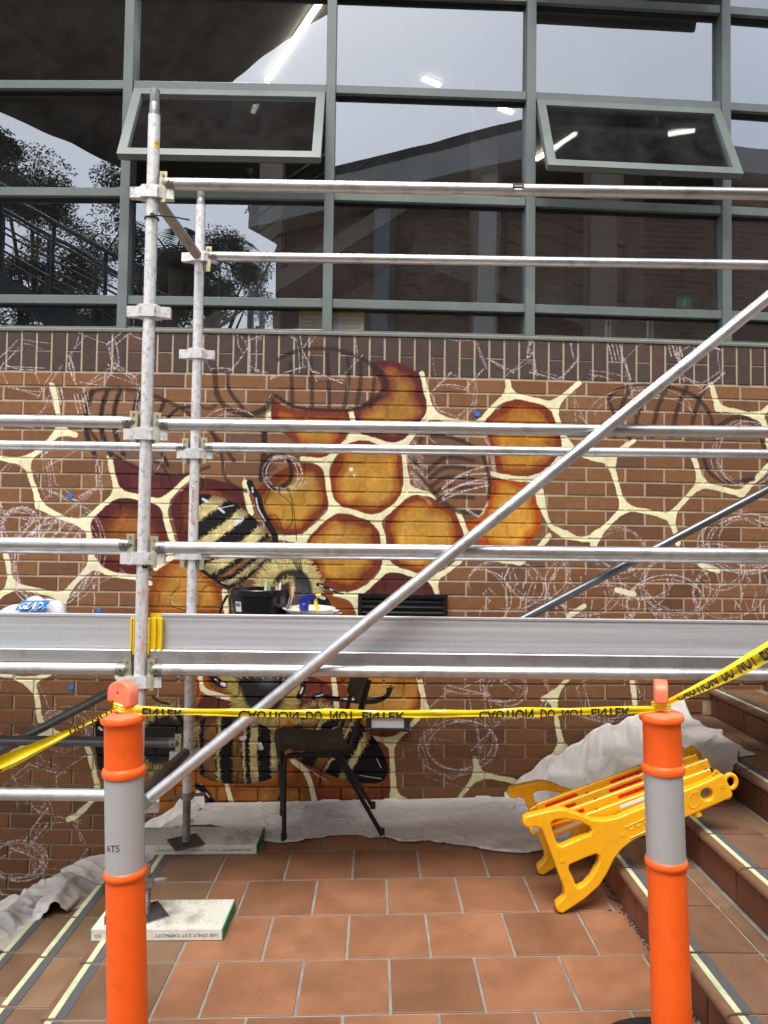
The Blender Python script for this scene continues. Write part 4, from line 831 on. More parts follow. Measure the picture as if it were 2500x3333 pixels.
h0, h1 = v2r(-2.56, 13.9), v2r(3.7, 10.3); hd = (h1-h0); hl = hd.length; hd.normalize(); hn = Vector((-hd.y, hd.x, 0))
if hn.y < 0: hn = -hn
def hallbox(s0, s1, d0, d1, z0, z1, name, mat, uv=False):
    v = [h0+hd*s+hn*d+Vector((0, 0, z)) for s in (s0, s1) for d in (d0, d1) for z in (z0, z1)]
    b = MB().add(v, [(0, 1, 3, 2), (4, 6, 7, 5), (0, 4, 5, 1), (2, 3, 7, 6), (0, 2, 6, 4), (1, 5, 7, 3)]); o = b.obj(name, mat, hall)
    if uv:
        u = o.data.uv_layers.new(name='UVMap')
        for lp in o.data.loops:
            c = o.data.vertices[lp.vertex_index].co; u.data[lp.index].uv = ((c-h0).dot(hd)+(c-h0).dot(hn)*.37, c.z)
    return o
hallbox(.3, hl, -6, -.45, -1.5, 7.45, 'wall', M_farbrick, True)
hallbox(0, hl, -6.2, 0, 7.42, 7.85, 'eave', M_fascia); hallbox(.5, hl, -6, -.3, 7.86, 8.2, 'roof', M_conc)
MB().box((7.2, -3.9, 2.95), (6.6, 4.2, 8.9)).obj('wing', M_farbrick, hall); wg = hall.children[-1] if False else bpy.data.objects['wing']; wu = wg.data.uv_layers.new(name='UVMap')
for lp in wg.data.loops:
    c = wg.data.vertices[lp.vertex_index].co; wu.data[lp.index].uv = (c.x+c.y, c.z)
MB().box((7.2, -3.75, 7.65), (7.0, 4.6, .4)).obj('wing_eave', M_fascia, hall)
hallbox(3.2, 3.5, -.449, -.2, -1.5, 7.4, 'downpipe', pm('blue_grey_column', (.22, .24, .27), .7)); hallbox(5.1, 5.4, -.449, -.2, -1.5, 7.4, 'column', M_fascia)
for s0 in (5.6,):
    hallbox(s0, s0+1.6, -.448, -.42, 1.2, 3.2, 'window', M_steel)
# dark cantilevered roof far overhead
cano = thing('cantilever_roof', (-9, -11, -1.5), 'dark cantilevered roof wedge mirrored at the top left of the glass', 'roof')
def slab(P, z0, z1, name, mat, parent):
    n = len(P); MB().add([(x, y, z0) for x, y in P]+[(x, y, z1) for x, y in P], [tuple(range(n))[::-1], tuple(range(n, 2*n))]+[(i, (i+1) % n, (i+1) % n+n, i+n) for i in range(n)]).obj(name, mat, parent)
def vpt(x, y, z): d = ray(x, y); p = CO+d*((z-CAMH)/d[2]); q = v2r(p[0], p[1]); return (q.x, q.y)
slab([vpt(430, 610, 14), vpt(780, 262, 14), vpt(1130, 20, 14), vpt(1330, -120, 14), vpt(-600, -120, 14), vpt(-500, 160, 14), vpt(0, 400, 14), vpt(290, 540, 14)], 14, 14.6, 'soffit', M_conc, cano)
for (x, y) in ((-14, -9.5), (-9.2, -14)): MB().cyl((x, y, -1.5), (x, y, 14), .22, 12).obj('column', M_conc, cano, True)
ex = thing('outdoor_stair', (-4, .0, -1.5), 'steel outdoor stair with dark green railing mirrored in the left window bay', 'stair')
Pa, Pb = Vector((-5.3, 0, 5.0)), Vector((-2.75, 0, 3.62))
for yy in (-.55, .55):
    for (hh, rr) in ((.95, .028), (.72, .014), (.5, .014), (.28, .014)): MB().path([Pa+Vector((0, yy, hh)), Pb+Vector((0, yy, hh))], rr, 8).obj('rail', M_steel, ex, True)
    for k in range(5): q = Pa.lerp(Pb, k/4)+Vector((0, yy, -.1)); MB().cyl(q, q+Vector((0, 0, 1.05)), .024, 10).obj('post', M_steel, ex, True)
    MB().add([Pa+Vector((0, yy-.02*s, dz_)) for s in (-1, 1) for dz_ in (-.3, 0)]+[Pb+Vector((0, yy-.02*s, dz_)) for s in (-1, 1) for dz_ in (-.3, 0)], [(0, 1, 3, 2), (4, 6, 7, 5), (0, 4, 5, 1), (2, 3, 7, 6), (0, 2, 6, 4), (1, 5, 7, 3)]).obj('stringer', M_steel, ex)
for k in range(9): q = Pa.lerp(Pb, (k+.5)/9); MB().box(q+Vector((0, 0, -.05)), (.27, 1.06, .04)).obj('tread', M_conc, ex)
MB().box((-2.35, 0, 3.5), (.8, 1.1, .12)).obj('platform', M_conc, ex)
for (x, zt_) in ((-5.2, 4.7), (-2.1, 3.44)): MB().cyl((x, .3, -1.5), (x, .3, zt_), .06, 12).obj('prop', M_steel, ex, True)
def gum(x, y, h, r, seed, label):
    rs = random.Random(seed); t = thing('gum_tree', (x, y, -1.5), label, 'tree', 'gum trees mirrored in the left windows')
    b = MB(); top = Vector((x+rs.uniform(-.6, .6), y, h*.62)); b.path([(x, y, -1.5), (x+.1, y, h*.2), (x+rs.uniform(-.3, .3), y, h*.42), top], [.26, .22, .16, .1], 8)
    cl = []
    for k in range(15):
        a = rs.uniform(0, 2*PI); e = Vector((x+math.cos(a)*r*rs.uniform(.3, 1), y+math.sin(a)*r*rs.uniform(.3, 1), h*rs.uniform(.58, 1.02))); s0 = Vector((x, y, h*.4)).lerp(top, rs.random())
        b.path([s0, s0.lerp(e, .5)+Vector((0, 0, .3)), e], [.08, .05, .02], 5); cl.append((e, rs.uniform(.7, 1.35)))
        for _ in range(2): cl.append((e+Vector((rs.gauss(0, .7), rs.gauss(0, .7), rs.gauss(0, .45))), rs.uniform(.45, .8)))
    b.obj('trunk', M_bark, t, True); v = []; f = []
    for (c, q) in cl:
        for _ in range(int(980*q)):
            d3 = Vector((rs.gauss(0, 1), rs.gauss(0, 1), rs.gauss(0, 1))).normalized()*q*rs.random()**.45; p = c+Vector((d3.x*.95, d3.y*.95, d3.z*.62)); a = Vector((rs.gauss(0, 1), rs.gauss(0, 1), rs.gauss(-.6, .7))).normalized()*rs.uniform(.08, .15); w = a.orthogonal().normalized()*.024
            n = len(v); v += [p, p+a*.5+w, p+a, p+a*.5-w]; f.append((n, n+1, n+2, n+3))
    link(bpy.data.objects.new('crown', mesh_data('crown', v, f, M_leaf)), t)
gum(-12.5, -15, 13.5, 3.0, 1, 'tall gum tree mirrored at the far left of the glass'); gum(-9.2, -17, 11.5, 2.6, 2, 'rounded gum tree mirrored beside the left mullion'); gum(-5.6, -17, 13.2, 2.6, 3, 'gum tree mirrored beside the brick hall'); gum(-16.5, -13, 12, 3, 4, 'broad gum tree at the outer left of the courtyard')
def palm(x, y, h):
    t = thing('palm_tree', (x, y, -1.5), 'dark feathery palm mirrored in the second window bay', 'tree'); MB().path([(x, y, -1.5), (x+.06, y, h*.5), (x, y, h)], [.16, .13, .12], 10).obj('trunk', M_bark, t, True)
    rs = random.Random(5)
    for k in range(17):
        a = 2*PI*k/17+rs.uniform(-.15, .15); el = rs.uniform(.1, 1.2); L = rs.uniform(1.5, 2.1); P = []
        for i in range(11):
            s_ = i/10; P.append(Vector((x+math.cos(a)*L*s_*math.cos(el*(1-s_*.5)), y+math.sin(a)*L*s_*math.cos(el*(1-s_*.5)), h+L*(s_*math.sin(el)-s_*s_*.75))))
        b = MB(); b.path(P, [.02-.0016*i for i in range(11)], 5); side = Vector((-math.sin(a), math.cos(a), 0))
        for i in range(1, 10):
            for q in range(3):
                p = P[i].lerp(P[min(i+1, 10)], q/3)
                for sg_ in (-1, 1):
                    d = (side*sg_+(P[min(i+1, 10)]-P[i-1]).normalized()*.6+Vector((0, 0, -.35))).normalized()*(.42*(1-abs(i/10-.45)))
                    w = Vector((0, 0, .012))+side*.0; n = len(b.v); b.add([p, p+d*.4+w, p+d, p+d*.4-w], [(0, 1, 2, 3)])
        b.obj('frond', M_palm, t)
palm(-3.75, -4.2, 6.3); 
# ================================================================ THINGS
YF, YR, XF, XRR = 2.95, 3.63, -.942, -.912
TR = .0242
# ---------------------------------------------------------------- vent and light let into the wall
u0, u1, z1, z0 = vent_a.x, vent_b.x, vent_a.z, vent_a.z-.172
vy = WY((u0+u1)/2); vc = (u0+u1)/2
vt = thing('vent_grille', (vc, vy, z0), 'black louvred vent grille set in the wall beside the maroon cell', 'vent')
MB().box((vc, vy-.004, (z0+z1)/2), (u1-u0-.01, .008, z1-z0-.01)).obj('back_plate', M_black, vt)
f = MB(); fw = .024
for (cx, cz, sx, sz) in ((vc, z1-fw/2, u1-u0, fw), (vc, z0+fw/2, u1-u0, fw), (u0+fw/2, (z0+z1)/2, fw, z1-z0-2*fw), (u1-fw/2, (z0+z1)/2, fw, z1-z0-2*fw)): f.box((cx, vy-.017, cz), (sx, .040, sz), bev=.002)
f.obj('frame', M_blackgloss, vt)
for k in range(4): MB().box((vc, vy-.021, z1-fw-.018-k*.033), (u1-u0-2*fw, .024, .003), Matrix.Rotation(.65, 3, 'X')).obj('louvre', pm('vent_slat', (.02, .02, .021), .35), vt)
u0, u1, z1, z0 = lite_a.x, lite_b.x, lite_a.z, lite_b.z; vc = (u0+u1)/2; vy = WY(vc)
lt = thing('brick_light', (vc, vy, z0), 'oblong step light with black frame and white lens low in the wall', 'wall light')
f = MB(); fw = .020
for (cx, cz, sx, sz) in ((vc, z1-fw/2, u1-u0, fw), (vc, z0+fw/2, u1-u0, fw), (u0+fw*.8, (z0+z1)/2, fw*1.6, z1-z0-2*fw), (u1-fw*.8, (z0+z1)/2, fw*1.6, z1-z0-2*fw)): f.box((cx, vy-.012, cz), (sx, .03, sz), bev=.002)
f.obj('frame', pm('light_frame', (.035, .035, .036), .6, .2, .3, 40), lt); MB().box((vc, vy-.012, (z0+z1)/2), (u1-u0-3.2*fw, .012, z1-z0-2*fw)).obj('lens', M_white, lt)
for k in (-1, 1): MB().cyl((vc+k*((u1-u0)/2-.014), vy-.029, z0+.016), (vc+k*((u1-u0)/2-.014), vy-.026, z0+.016), .005, 8).obj('screw', M_cast, lt)
# blue masking tape squares on the wall
for (x, y, l) in ((228, 1613, 'blue tape square stuck beside the left chalk hexagon'), (1553, 1348, 'blue tape square stuck above the top guardrail right of centre'), (231, 2237, 'blue tape square low on the wall left of the orange bollard'), (322, 1990, 'blue tape square just above the left toe board')):
    p = wall_pt(x, y); a = WA(p.x); v = [Vector((p.x, WY(p.x)-.003, p.z))+Matrix.Rotation(a, 3, 'Z')@(Matrix.Rotation(.25, 3, 'Y')@Vector((sx*.016, 0, sz*.013))+Vector((0, -.002*(sx > 0 and sz < 0), 0))) for sx, sz in ((-1, -1), (1, -1), (1, 1), (-1, 1))]
    v2 = [q+Vector((0, -.0008, 0)) for q in v]; tag(MB().add(v+v2, [(0, 1, 2, 3), (7, 6, 5, 4), (0, 4, 5, 1), (1, 5, 6, 2), (2, 6, 7, 3), (3, 7, 4, 0)]).obj('tape_square', M_blue), l, 'tape', 'blue masking tape squares')

# ---------------------------------------------------------------- scaffold
scaf = thing('scaffold', (XF, YF, 0), 'aluminium scaffold with two levels of guardrail and a deck before the wall', 'scaffold')
NODES = [.45, .945, 1.44, 1.945, 2.45, 2.945]
def coupler(c, yaw, parent):
    b = MB()
    prof = [(-.088, -.012), (-.05, -.016), (-.034, -.03), (.034, -.03), (.05, -.016), (.088, -.012), (.088, .012), (.05, .016), (.034, .03), (-.034, .03), (-.05, .016), (-.088, .012)]
    R = Matrix.Rotation(yaw, 3, 'Z'); v = [Vector(c)+R@Vector((x, y, -.022)) for x, y in prof]+[Vector(c)+R@Vector((x, y, .022+(.006 if abs(x) < .04 else 0))) for x, y in prof]; n = len(prof)
    b.add(v, [tuple(range(n))[::-1], tuple(range(n, 2*n))]+[(i, (i+1) % n, (i+1) % n+n, i+n) for i in range(n)])
    for k in range(7): b.lathe([(0, -.003), (.004, 0), (0, .003)], Vector(c)+R@Vector((.03, -.0305, -.018+.006*k)), 6)
    return b.obj('coupler', M_std, parent)
def standard(x, y, zb, zt, spig, nodes=NODES, dirt=0):
    s = MB().cyl((x, y, zb), (x, y, zt), TR, 24).obj('standard', M_std, scaf, True)
    if spig:
        MB().lathe([(0, spig), (.0195, spig), (.0195, (zt+spig)/2+.004), (.0185, (zt+spig)/2), (.0205, (zt+spig)/2-.004), (.0205, zt+.012), (TR, zt+.008), (TR, zt), (0, zt)], (x, y, 0), 20).obj('spigot', M_cast, s, True)
    for z in nodes: coupler((x, y, z), .06*(x < 0), s)
    return s
def ledger(P0, P1, name='ledger', mat=M_alu, r=TR, ends=(1, 1), tabs=True):
    P0, P1 = Vector(P0), Vector(P1); d = (P1-P0).normalized(); a, b_ = P0+d*.036, P1-d*.036
    o = MB().cyl(a+d*(.055 if ends[0] else 0), b_-d*(.055 if ends[1] else 0), r, 24).obj(name, mat, scaf, True)
    for e, (p, q) in enumerate(((a, 1), (b_, -1))):
        if not ends[e]: continue
        f = MB(); f.cyl(p+d*q*.02, p+d*q*.056, r*1.02, 20); f.cyl(p+d*q*.0, p+d*q*.02, r*.55, 12, r*1.0); f.box(p+d*q*.006, (.026, .026, .05) if abs(d.x) > .5 else (.026, .026, .05)); f.obj('end_fitting', M_cast, o, True)
        f = MB(); f.cyl(p+d*q*.036+Vector((0, -r*1.06, 0)), p+d*q*.036+Vector((0, -r*.9, 0)), .0045, 10); f.obj('rivet', M_black, o)
        if tabs:
            w = MB(); w.prism([(-.010, -.082), (.010, -.082), (.0155, .046), (-.0155, .046)], -.003, .003, lambda x, y, z: (p.x+d.x*q*.012+x, p.y+d.y*q*.012+y-.012, p.z+z+.0)); w.obj('wedge', M_zinc, o)
            w = MB(); w.cyl(p+d*q*.012+Vector((0, -.018, .03)), p+d*q*.012+Vector((0, -.013, .03)), .006, 10); w.obj('wedge_rivet', M_cast, o)
            w = MB(); w.cyl(p+d*q*-.004+Vector((0, -.008, -.045)), p+d*q*-.004+Vector((0, -.008, -.085)), .011, 10, .003); w.obj('lug', M_cast, o, True)
    return o
XA, XB, XC = -3.35, XF, 2.07
for (x, z0) in ((XF, .17), ): standard(x, YF, z0, 3.275, 3.385)
standard(XRR, YR, .27, 3.215, 3.285)
for x, zb in ((XA, -.9), (XC, .75)): standard(x, YF, zb, 3.275, 3.385); standard(x+.03, YR, zb, 3.215, 3.285)
dz = .045
# front guardrails and ledgers
for z in (2.99, 1.990, 1.487, .994):
    ledger((XB, YF, z), (XC, YF, z+.006), 'guardrail' if z > 1.2 else 'ledger')
for z in (1.996, 1.496, .994, .493): ledger((XA, YF, z), (XB, YF, z), 'guardrail' if z > 1.2 else 'ledger')
# rear rails
for z in (2.955, 1.982, 1.45): ledger((XRR, YR, z), (XC+.03, YR, z+.008), 'guardrail')
for z in (1.978, 1.46): ledger((XA+.03, YR, z), (XRR, YR, z), 'guardrail')
ledger((XA+.03, YR, .985), (XRR, YR, .985)); ledger((XRR, YR, .985), (XC+.03, YR, .985)); ledger((XA+.03, YR, .518), (XRR, YR, .512), mat=M_galv)
# transoms front to back
for x, xr in ((XA, XA+.03), (XF, XRR), (XC, XC+.03)):
    for z in ((2.945, .985, .475) if x == XF else (2.945, .985)):
        a, c = Vector((x, YF, z)), Vector((xr, YR, z)); d = (c-a).normalized(); MB().cyl(a+d*.05, c-d*.05, TR, 20).obj('transom', M_galv if z < 1 else pm('brownish_tube', (.42, .37, .33), .5, .6, .2, 12), scaf, True)
# diagonal braces
def brace(P, Q, mat, r=TR):
    P, Q = Vector(P), Vector(Q); d = (Q-P).normalized(); o = MB().cyl(P, Q, r, 24).obj('brace', mat, scaf, True)
    MB().box(P-d*.03, (.07, .03, .05), Matrix.Rotation(-math.atan2(d.z, d.x), 3, 'Y'), .006).obj('brace_foot', M_cast, o); return o
p0 = atY(490, 2596, YF-.052); p1 = atY(2500, 968, YF-.052); brace(p0, p1+(p1-p0)*.06, M_alu)
q0 = atY(1722, 2004, YR+.06); q1 = atY(2500, 1592, YR+.06); q0 = q0+(q0-q1)*.42; brace(q0, q1+(q1-q0)*.04, M_galv, .0215)
q0 = atY(404, 2228, YR+.06); q1 = atY(0, 2442, YR+.06); brace(q1+(q1-q0)*1.1, q0+(q0-q1)*.25, M_galv, .0215)
# deck planks and toe boards
for (xa, xb) in ((XA+.03, XB-.04), (XB+.035, XC-.03)):
    for k in range(3):
        yc = YF+.115+k*.226; b = MB().box(((xa+xb)/2, yc, 1.045), (xb-xa, .222, .055), bev=.004); o = b.obj('deck_plank', M_plank, scaf)
        g = MB()
        for j in range(9): g.box(((xa+xb)/2, yc-.09+j*.0225, 1.0735), (xb-xa-.02, .008, .003))
        g.obj('grip_rib', M_plank, o)
# unseen hop-up plank and brackets, added to darken the wall below the deck
for xx in (XA+.4, XRR, .55, XC): MB().box((xx, 3.80, 1.008), (.04, .32, .02)).obj('shade_board_bracket', M_galv, scaf)
for (xa, xb) in ((XA+.03, XRR-.02), (XRR+.02, XC)):
    for yc in (3.845,): MB().box(((xa+xb)/2, yc, 1.045), (xb-xa, .214, .052), bev=.004).obj('deck_plank', M_plank, scaf)  # extra plank hidden behind the toe board, added only to block skylight
TZ0, TZ1 = 1.069, 1.216
for (xa, xb, dzz) in ((XA, XB-.012, -.004), (XB+.068, XC, .0)):
    b = MB(); b.box(((xa+xb)/2, YF+.044, (TZ0+TZ1)/2+dzz), (xb-xa, .022, TZ1-TZ0), bev=.004); o = b.obj('toe_board', M_toe, scaf)
    MB().box(((xa+xb)/2, YF+.0315, TZ1+dzz-.006), (xb-xa, .004, .008)).obj('board_lip', M_toe, o)
# yellow toe board clips round the standard
for sx, w in ((-1, .022), (1, .055)):
    b = MB(); xc = XF+sx*(TR+.004+w/2)
    b.box((xc, YF+.022, 1.133), (w, .008, .135), bev=.002)
    for k in range(3 if sx > 0 else 2): b.box((XF+sx*(TR+.006+k*w/2.2), YF+.012, 1.133-(.006 if k == 0 else 0)), (.006, .024, .135+(.012 if k == 0 else 0)), bev=.0015)
    b.obj('board_clip', M_yclip, scaf)
MB().box((XF+.055, YF+.05, 1.14), (.06, .03, .15)).obj('board_clip', M_yclip, scaf)
# jacks and base plates
def jack(x, y, zf, rot, zb):
    b = MB(); b.cyl((x, y, zf), (x, y, zb+.05), .0175, 16)
    n = int((zb-.02-zf)/.009)
    for k in range(n): b.lathe([(.0175, -.0035), (.0205, 0), (.0175, .0035)], (x, y, zf+.012+k*.009), 14)
    o = b.obj('jack_screw', M_cast, scaf, True)
    MB().box((x, y, zf+.004), (.15, .15, .008), Matrix.Rotation(rot, 3, 'Z'), .002).obj('base_plate', M_galv, o)
    w = MB(); w.cyl((x, y, zb-.03), (x, y, zb), .031, 14); w.path([(x-.08, y-.03, zb-.02), (x, y, zb-.014), (x+.075, y+.03, zb-.02)], .0085, 8); w.obj('jack_nut', M_cast, o, True)
    for sx in (-1, 1):
        for sy in (-1, 1):
            R = Matrix.Rotation(rot, 3, 'Z'); q = R@Vector((sx*.055, sy*.055, 0)); MB().cyl((x+q.x, y+q.y, zf+.0078), (x+q.x, y+q.y, zf+.0088), .006, 10).obj('bolt_hole', M_black, o)
SBH = .044
jack(XRR, YR, fz(XRR)+SBH+.001, .55, .27); jack(XF+.045, YF, fz(XF)+SBH+.001, .6, .17)
# stickers on the standard and rails
def sticker(p, w, h, mat, txt=None, tmat=M_paper, ts=.02, name='sticker'):
    o = MB(); n_ = 6; r = TR+.0007
    v = []
    for k in range(n_+1):
        a = -PI/2-(w/r)/2+(w/r)*k/n_+p[3]; v += [Vector((p[0]+r*math.cos(a), p[1]+r*math.sin(a), p[2]-h/2)), Vector((p[0]+r*math.cos(a), p[1]+r*math.sin(a), p[2]+h/2))]
    ob = o.add(v, [(2*k, 2*k+2, 2*k+3, 2*k+1) for k in range(n_)]).obj(name, mat, scaf)
    if txt:
        tm = text_mesh(txt, ts, tmat); rr = r+.0006
        warp(tm, lambda c: (p[0]+rr*math.cos(-PI/2+p[3]+c.x/rr), p[1]+rr*math.sin(-PI/2+p[3]+c.x/rr), p[2]+c.y)); link(bpy.data.objects.new('lettering', tm), ob)
sticker((XF, YF, 1.415, .75), .026, .026, M_ink, 'SA', M_paper, .016); sticker((XF, YF, 1.18, .55), .014, .40, pm('red_striped_sticker', (.62, .6, .58), .6, 0, .2, 40, dirt=(.5, .05, .04), dirt_amt=.9, dirt_scale=10)); sticker((XF, YF, 3.15, .8), .018, .035, M_yclip, 'EZI', M_ink, .011)
lp = atY(1684, 610, YF); so = MB(); 
so.add([Vector((lp.x+dx, YF+(TR+.0007)*math.cos(a), 2.994+(TR+.0007)*math.sin(a))) for a in [PI*.62+k*.2 for k in range(8)] for dx in (-.024, .024)], [(2*k, 2*k+1, 2*k+3, 2*k+2) for k in range(7)]); so.obj('sticker', M_ink, scaf)
tm = text_mesh('dnfields', .011, M_paper); warp(tm, lambda c: (c.x+lp.x, YF-TR-.0016, c.y+2.998)); link(bpy.data.objects.new('lettering', tm), scaf)
MB().box((lp.x, YF-TR-.0016, 2.984), (.032, .001, .006)).obj('sticker_bar', M_paper, scaf)
# red marker scrawl on the rear standard
rm = MB()
for k in range(16): zz_ = 1.78-.012*k; rm.path([(XRR-.006+random.uniform(-.006, .002), YR-TR-.0006, zz_), (XRR+random.uniform(.0, .010), YR-TR-.0004, zz_-random.uniform(.003, .014))], .0016, 5)
rm.obj('marker_scrawl', M_red, scaf)
# cable tie round the front standard
ct = thing('cable_tie', (XF, YF, 2.84), 'long black cable tie looped round the front scaffold standard', 'cable tie')
MB().path([(XF+(TR+.003)*math.cos(a), YF+(TR+.003)*math.sin(a), 2.842) for a in [2*PI*k/20 for k in range(20)]], .0035, 6, True).obj('loop', M_black, ct)
b = MB(); b.box((XF+.012, YF-TR-.008, 2.845), (.014, .012, .012)); b.path([(XF+.01, YF-TR-.01, 2.843), (XF+.09, YF-TR-.012, 2.838), (XF+.165, YF-TR-.008, 2.826)], .0032, 6); b.obj('tail', M_black, ct)

# ---------------------------------------------------------------- soleboards
def soleboard(c, L, D, yaw, z, label, texts, ends=(1, 1), flip=False):
    t = thing('soleboard', (c[0], c[1], z), label, 'soleboard', 'white plastic soleboards'); R = Matrix.Rotation(yaw, 3, 'Z')@Matrix.Rotation(TILT if z < .1 else 0, 3, 'Y'); o = Vector((c[0], c[1], z+.001))
    def T(v): return o+R@Vector(v)
    MB().box(T((0, 0, SBH/2)), (L, D, SBH), R, .002).obj('board', M_sole, t)
    MB().box(T((0, 0, SBH+.0006)), (L-.004, D-.004, .0012), R).obj('ribbed_top', M_rib, t)
    for e in (-1, 1): MB().box(T((e*(L/2+.002), 0, SBH/2)), (.004, D-.002, SBH-.003), R).obj('green_end', M_green, t)
    for (x, s_, sz) in texts:
        tm = text_mesh(s_, sz, M_ink); k = -1 if flip else 1; warp(tm, lambda c_: T((x+k*c_.x*1.25, -D/2-.0012, SBH*.46+k*c_.y))); link(bpy.data.objects.new('print', tm), t)
a_ = floor_pt(498, 2784); b_ = floor_pt(836, 2781)
soleboard(((a_.x+b_.x)/2-.07, (a_.y+b_.y)/2+.115), (b_-a_).length+.14, .225, math.atan2(b_.y-a_.y, b_.x-a_.x), fz((a_.x+b_.x)/2-.07), 'ribbed white soleboard under the rear scaffold jack by the cloth', ((-.124, 'CAPACITY', .016), (.0, 'TECK PLAS EXTRUSIONS', .010), (.118, 'PTY LTD', .010), (.228, 'SOLEBOARD USE', .0145)))
a_ = floor_pt(296, 3066); b_ = floor_pt(724, 3063)
soleboard(((a_.x+b_.x)/2, (a_.y+b_.y)/2+.115), (b_-a_).length, .225, math.atan2(b_.y-a_.y, b_.x-a_.x), fz((a_.x+b_.x)/2), 'dirt stained soleboard nearest the camera behind the left bollard', ((.043, 'CAPACITY', .0165), (.116, '3 ST', .0165), (.190, 'USE ONLY', .0165), (-.225, 'SO', .0165)), flip=True)
zs = .022+.157*4
sp = Vector((2.26, 3.42, zs)); soleboard((sp.x, sp.y), .46, .225, -.42, zs, 'white soleboard lying on an upper step at the right edge', ((-.09, 'SOLEBOARD USE', .016), (.09, 'CAPACITY', .016)), flip=True)

# ---------------------------------------------------------------- bollards
def loft_uv(o, r, z0, z1, cell):
    u = o.data.uv_layers.new(name='UVMap')
    for p in o.data.polygons:
        a = [math.atan2(o.data.vertices[o.data.loops[i].vertex_index].co.y-o['cy'], o.data.vertices[o.data.loops[i].vertex_index].co.x-o['cx']) for i in p.loop_indices]
        m0 = max(a)
        for i, t in zip(p.loop_indices, a):
            if m0-t > PI: t += 2*PI
            z = o.data.vertices[o.data.loops[i].vertex_index].co.z; uu, vv = t*r/cell, z/cell
            u.data[i].uv = (uu+vv*.5, vv*.866+uu*.0) if False else (uu-.0, vv)
    for k in ('cx', 'cy'): del o[k]
def bollard(px_top, px_bot, Y, yaw, label, tops):
    Pt, Pb = atY(*px_top, Y), atY(*px_bot, Y); ax = (Pt-Pb).normalized(); zf = fz(Pb.x)
    base = Pb+ax*((zf-Pb.z)/ax.z); R = Vector((0, 0, 1)).rotation_difference(ax).to_matrix()
    t = thing('bollard', base, label, 'bollard', 'orange traffic bollards holding the tape')
    H = (Pt.z-zf); r = .0515
    zt = H; z2, z3 = zt-tops[0], zt-tops[1]
    bdy = [(.0, zt+.004), (.03, zt+.004), (.05, zt+.001), (.058, zt-.004), (.0615, zt-.012), (.060, zt-.020), (.053, zt-.025), (r, zt-.03), (r+.0005, z2+.014), (.056, z2+.011), (.0595, z2), (.057, z2-.010), (r, z2-.013), (r, z3+.013), (.056, z3+.010), (.0590, z3), (.057, z3-.009), (r+.001, z3-.013), (r+.002, .3), (r+.004, .06)]
    MB().lathe(bdy, base, 48, R).obj('body', M_orange, t, True)
    cx = base
    sv = MB().lathe([(r+.0012, z3+.012), (r+.0012, z2-.013)], (0, 0, 0), 96)
    o = sv.obj('reflective_sleeve', M_sleeve, None, True); o['cx'] = 0.; o['cy'] = 0.; loft_uv(o, r, 0, 1, .0052)
    for q in o.data.vertices: q.co = base+R@q.co
    o.parent = t; o.matrix_parent_inverse = Matrix.Translation(-base)
    # rubber base
    MB().lathe([(r+.006, .075), (.075, .075), (.09, .065), (.20, .055), (.225, .038), (.23, .0), (0, 0)], base, 32).obj('rubber_base', M_black, t, True)
    # arched top handle with hole
    pr = [(-.038, -.004), (-.038, .018)]+[(.038*math.cos(a)*-1, .016+.028*math.sin(a)) for a in [PI*k/10 for k in range(1, 10)]]+[(.038, .018), (.038, -.012), (.026, -.019), (.016, -.010), (-.014, -.006), (-.022, -.001), (-.030, -.008)]
    cu = bpy.data.curves.new('h', 'CURVE'); cu.dimensions = '2D'; cu.fill_mode = 'BOTH'; cu.extrude = .013; cu.bevel_depth = .005; cu.bevel_resolution = 2
    for P in (pr, [(-.004+.0078*math.cos(a), .014+.009*math.sin(a)) for a in [2*PI*k/12 for k in range(12)]]):
        s = cu.splines.new('POLY'); s.points.add(len(P)-1); s.use_cyclic_u = True
        for q, (x, y) in zip(s.points, P): q.co = (x, y, 0, 1)
    m = from_curve(cu, M_orange_top, 'handle'); RZ_ = Matrix.Rotation(yaw, 3, 'Z'); up = base+R@Vector((0, 0, zt+.044))
    warp(m, lambda c: up+RZ_@Vector((c.x, -c.z, c.y))); m.polygons.foreach_set('use_smooth', [True]*len(m.polygons)); m.set_sharp_from_angle(angle=.7); link(bpy.data.objects.new('handle', m), t)
    MB().cyl(base+R@Vector((0, 0, zt)), base+R@Vector((0, 0, zt+.040)), .017, 16).obj('neck', M_orange_top, t, True)
    MB().lathe([(.0, zt+.0046), (.03, zt+.0046), (.05, zt+.0016), (.0585, zt-.0036)], base, 32, R).obj('top_cap', M_orange_top, t, True)
    return base+R@Vector((0, 0, zt+.024)), t, base, R
neckL, bolL, baseL, RL = bollard((401, 2322), (415, 3300), 2.05, -.45, 'orange bollard with grey sleeve left of the taped gap', (.158, .435))
neckR, bolR, baseR, RRt = bollard((2152, 2318), (2186, 3300), 2.07, 1.25, 'scuffed orange bollard in front of the rising stair', (.156, .418))
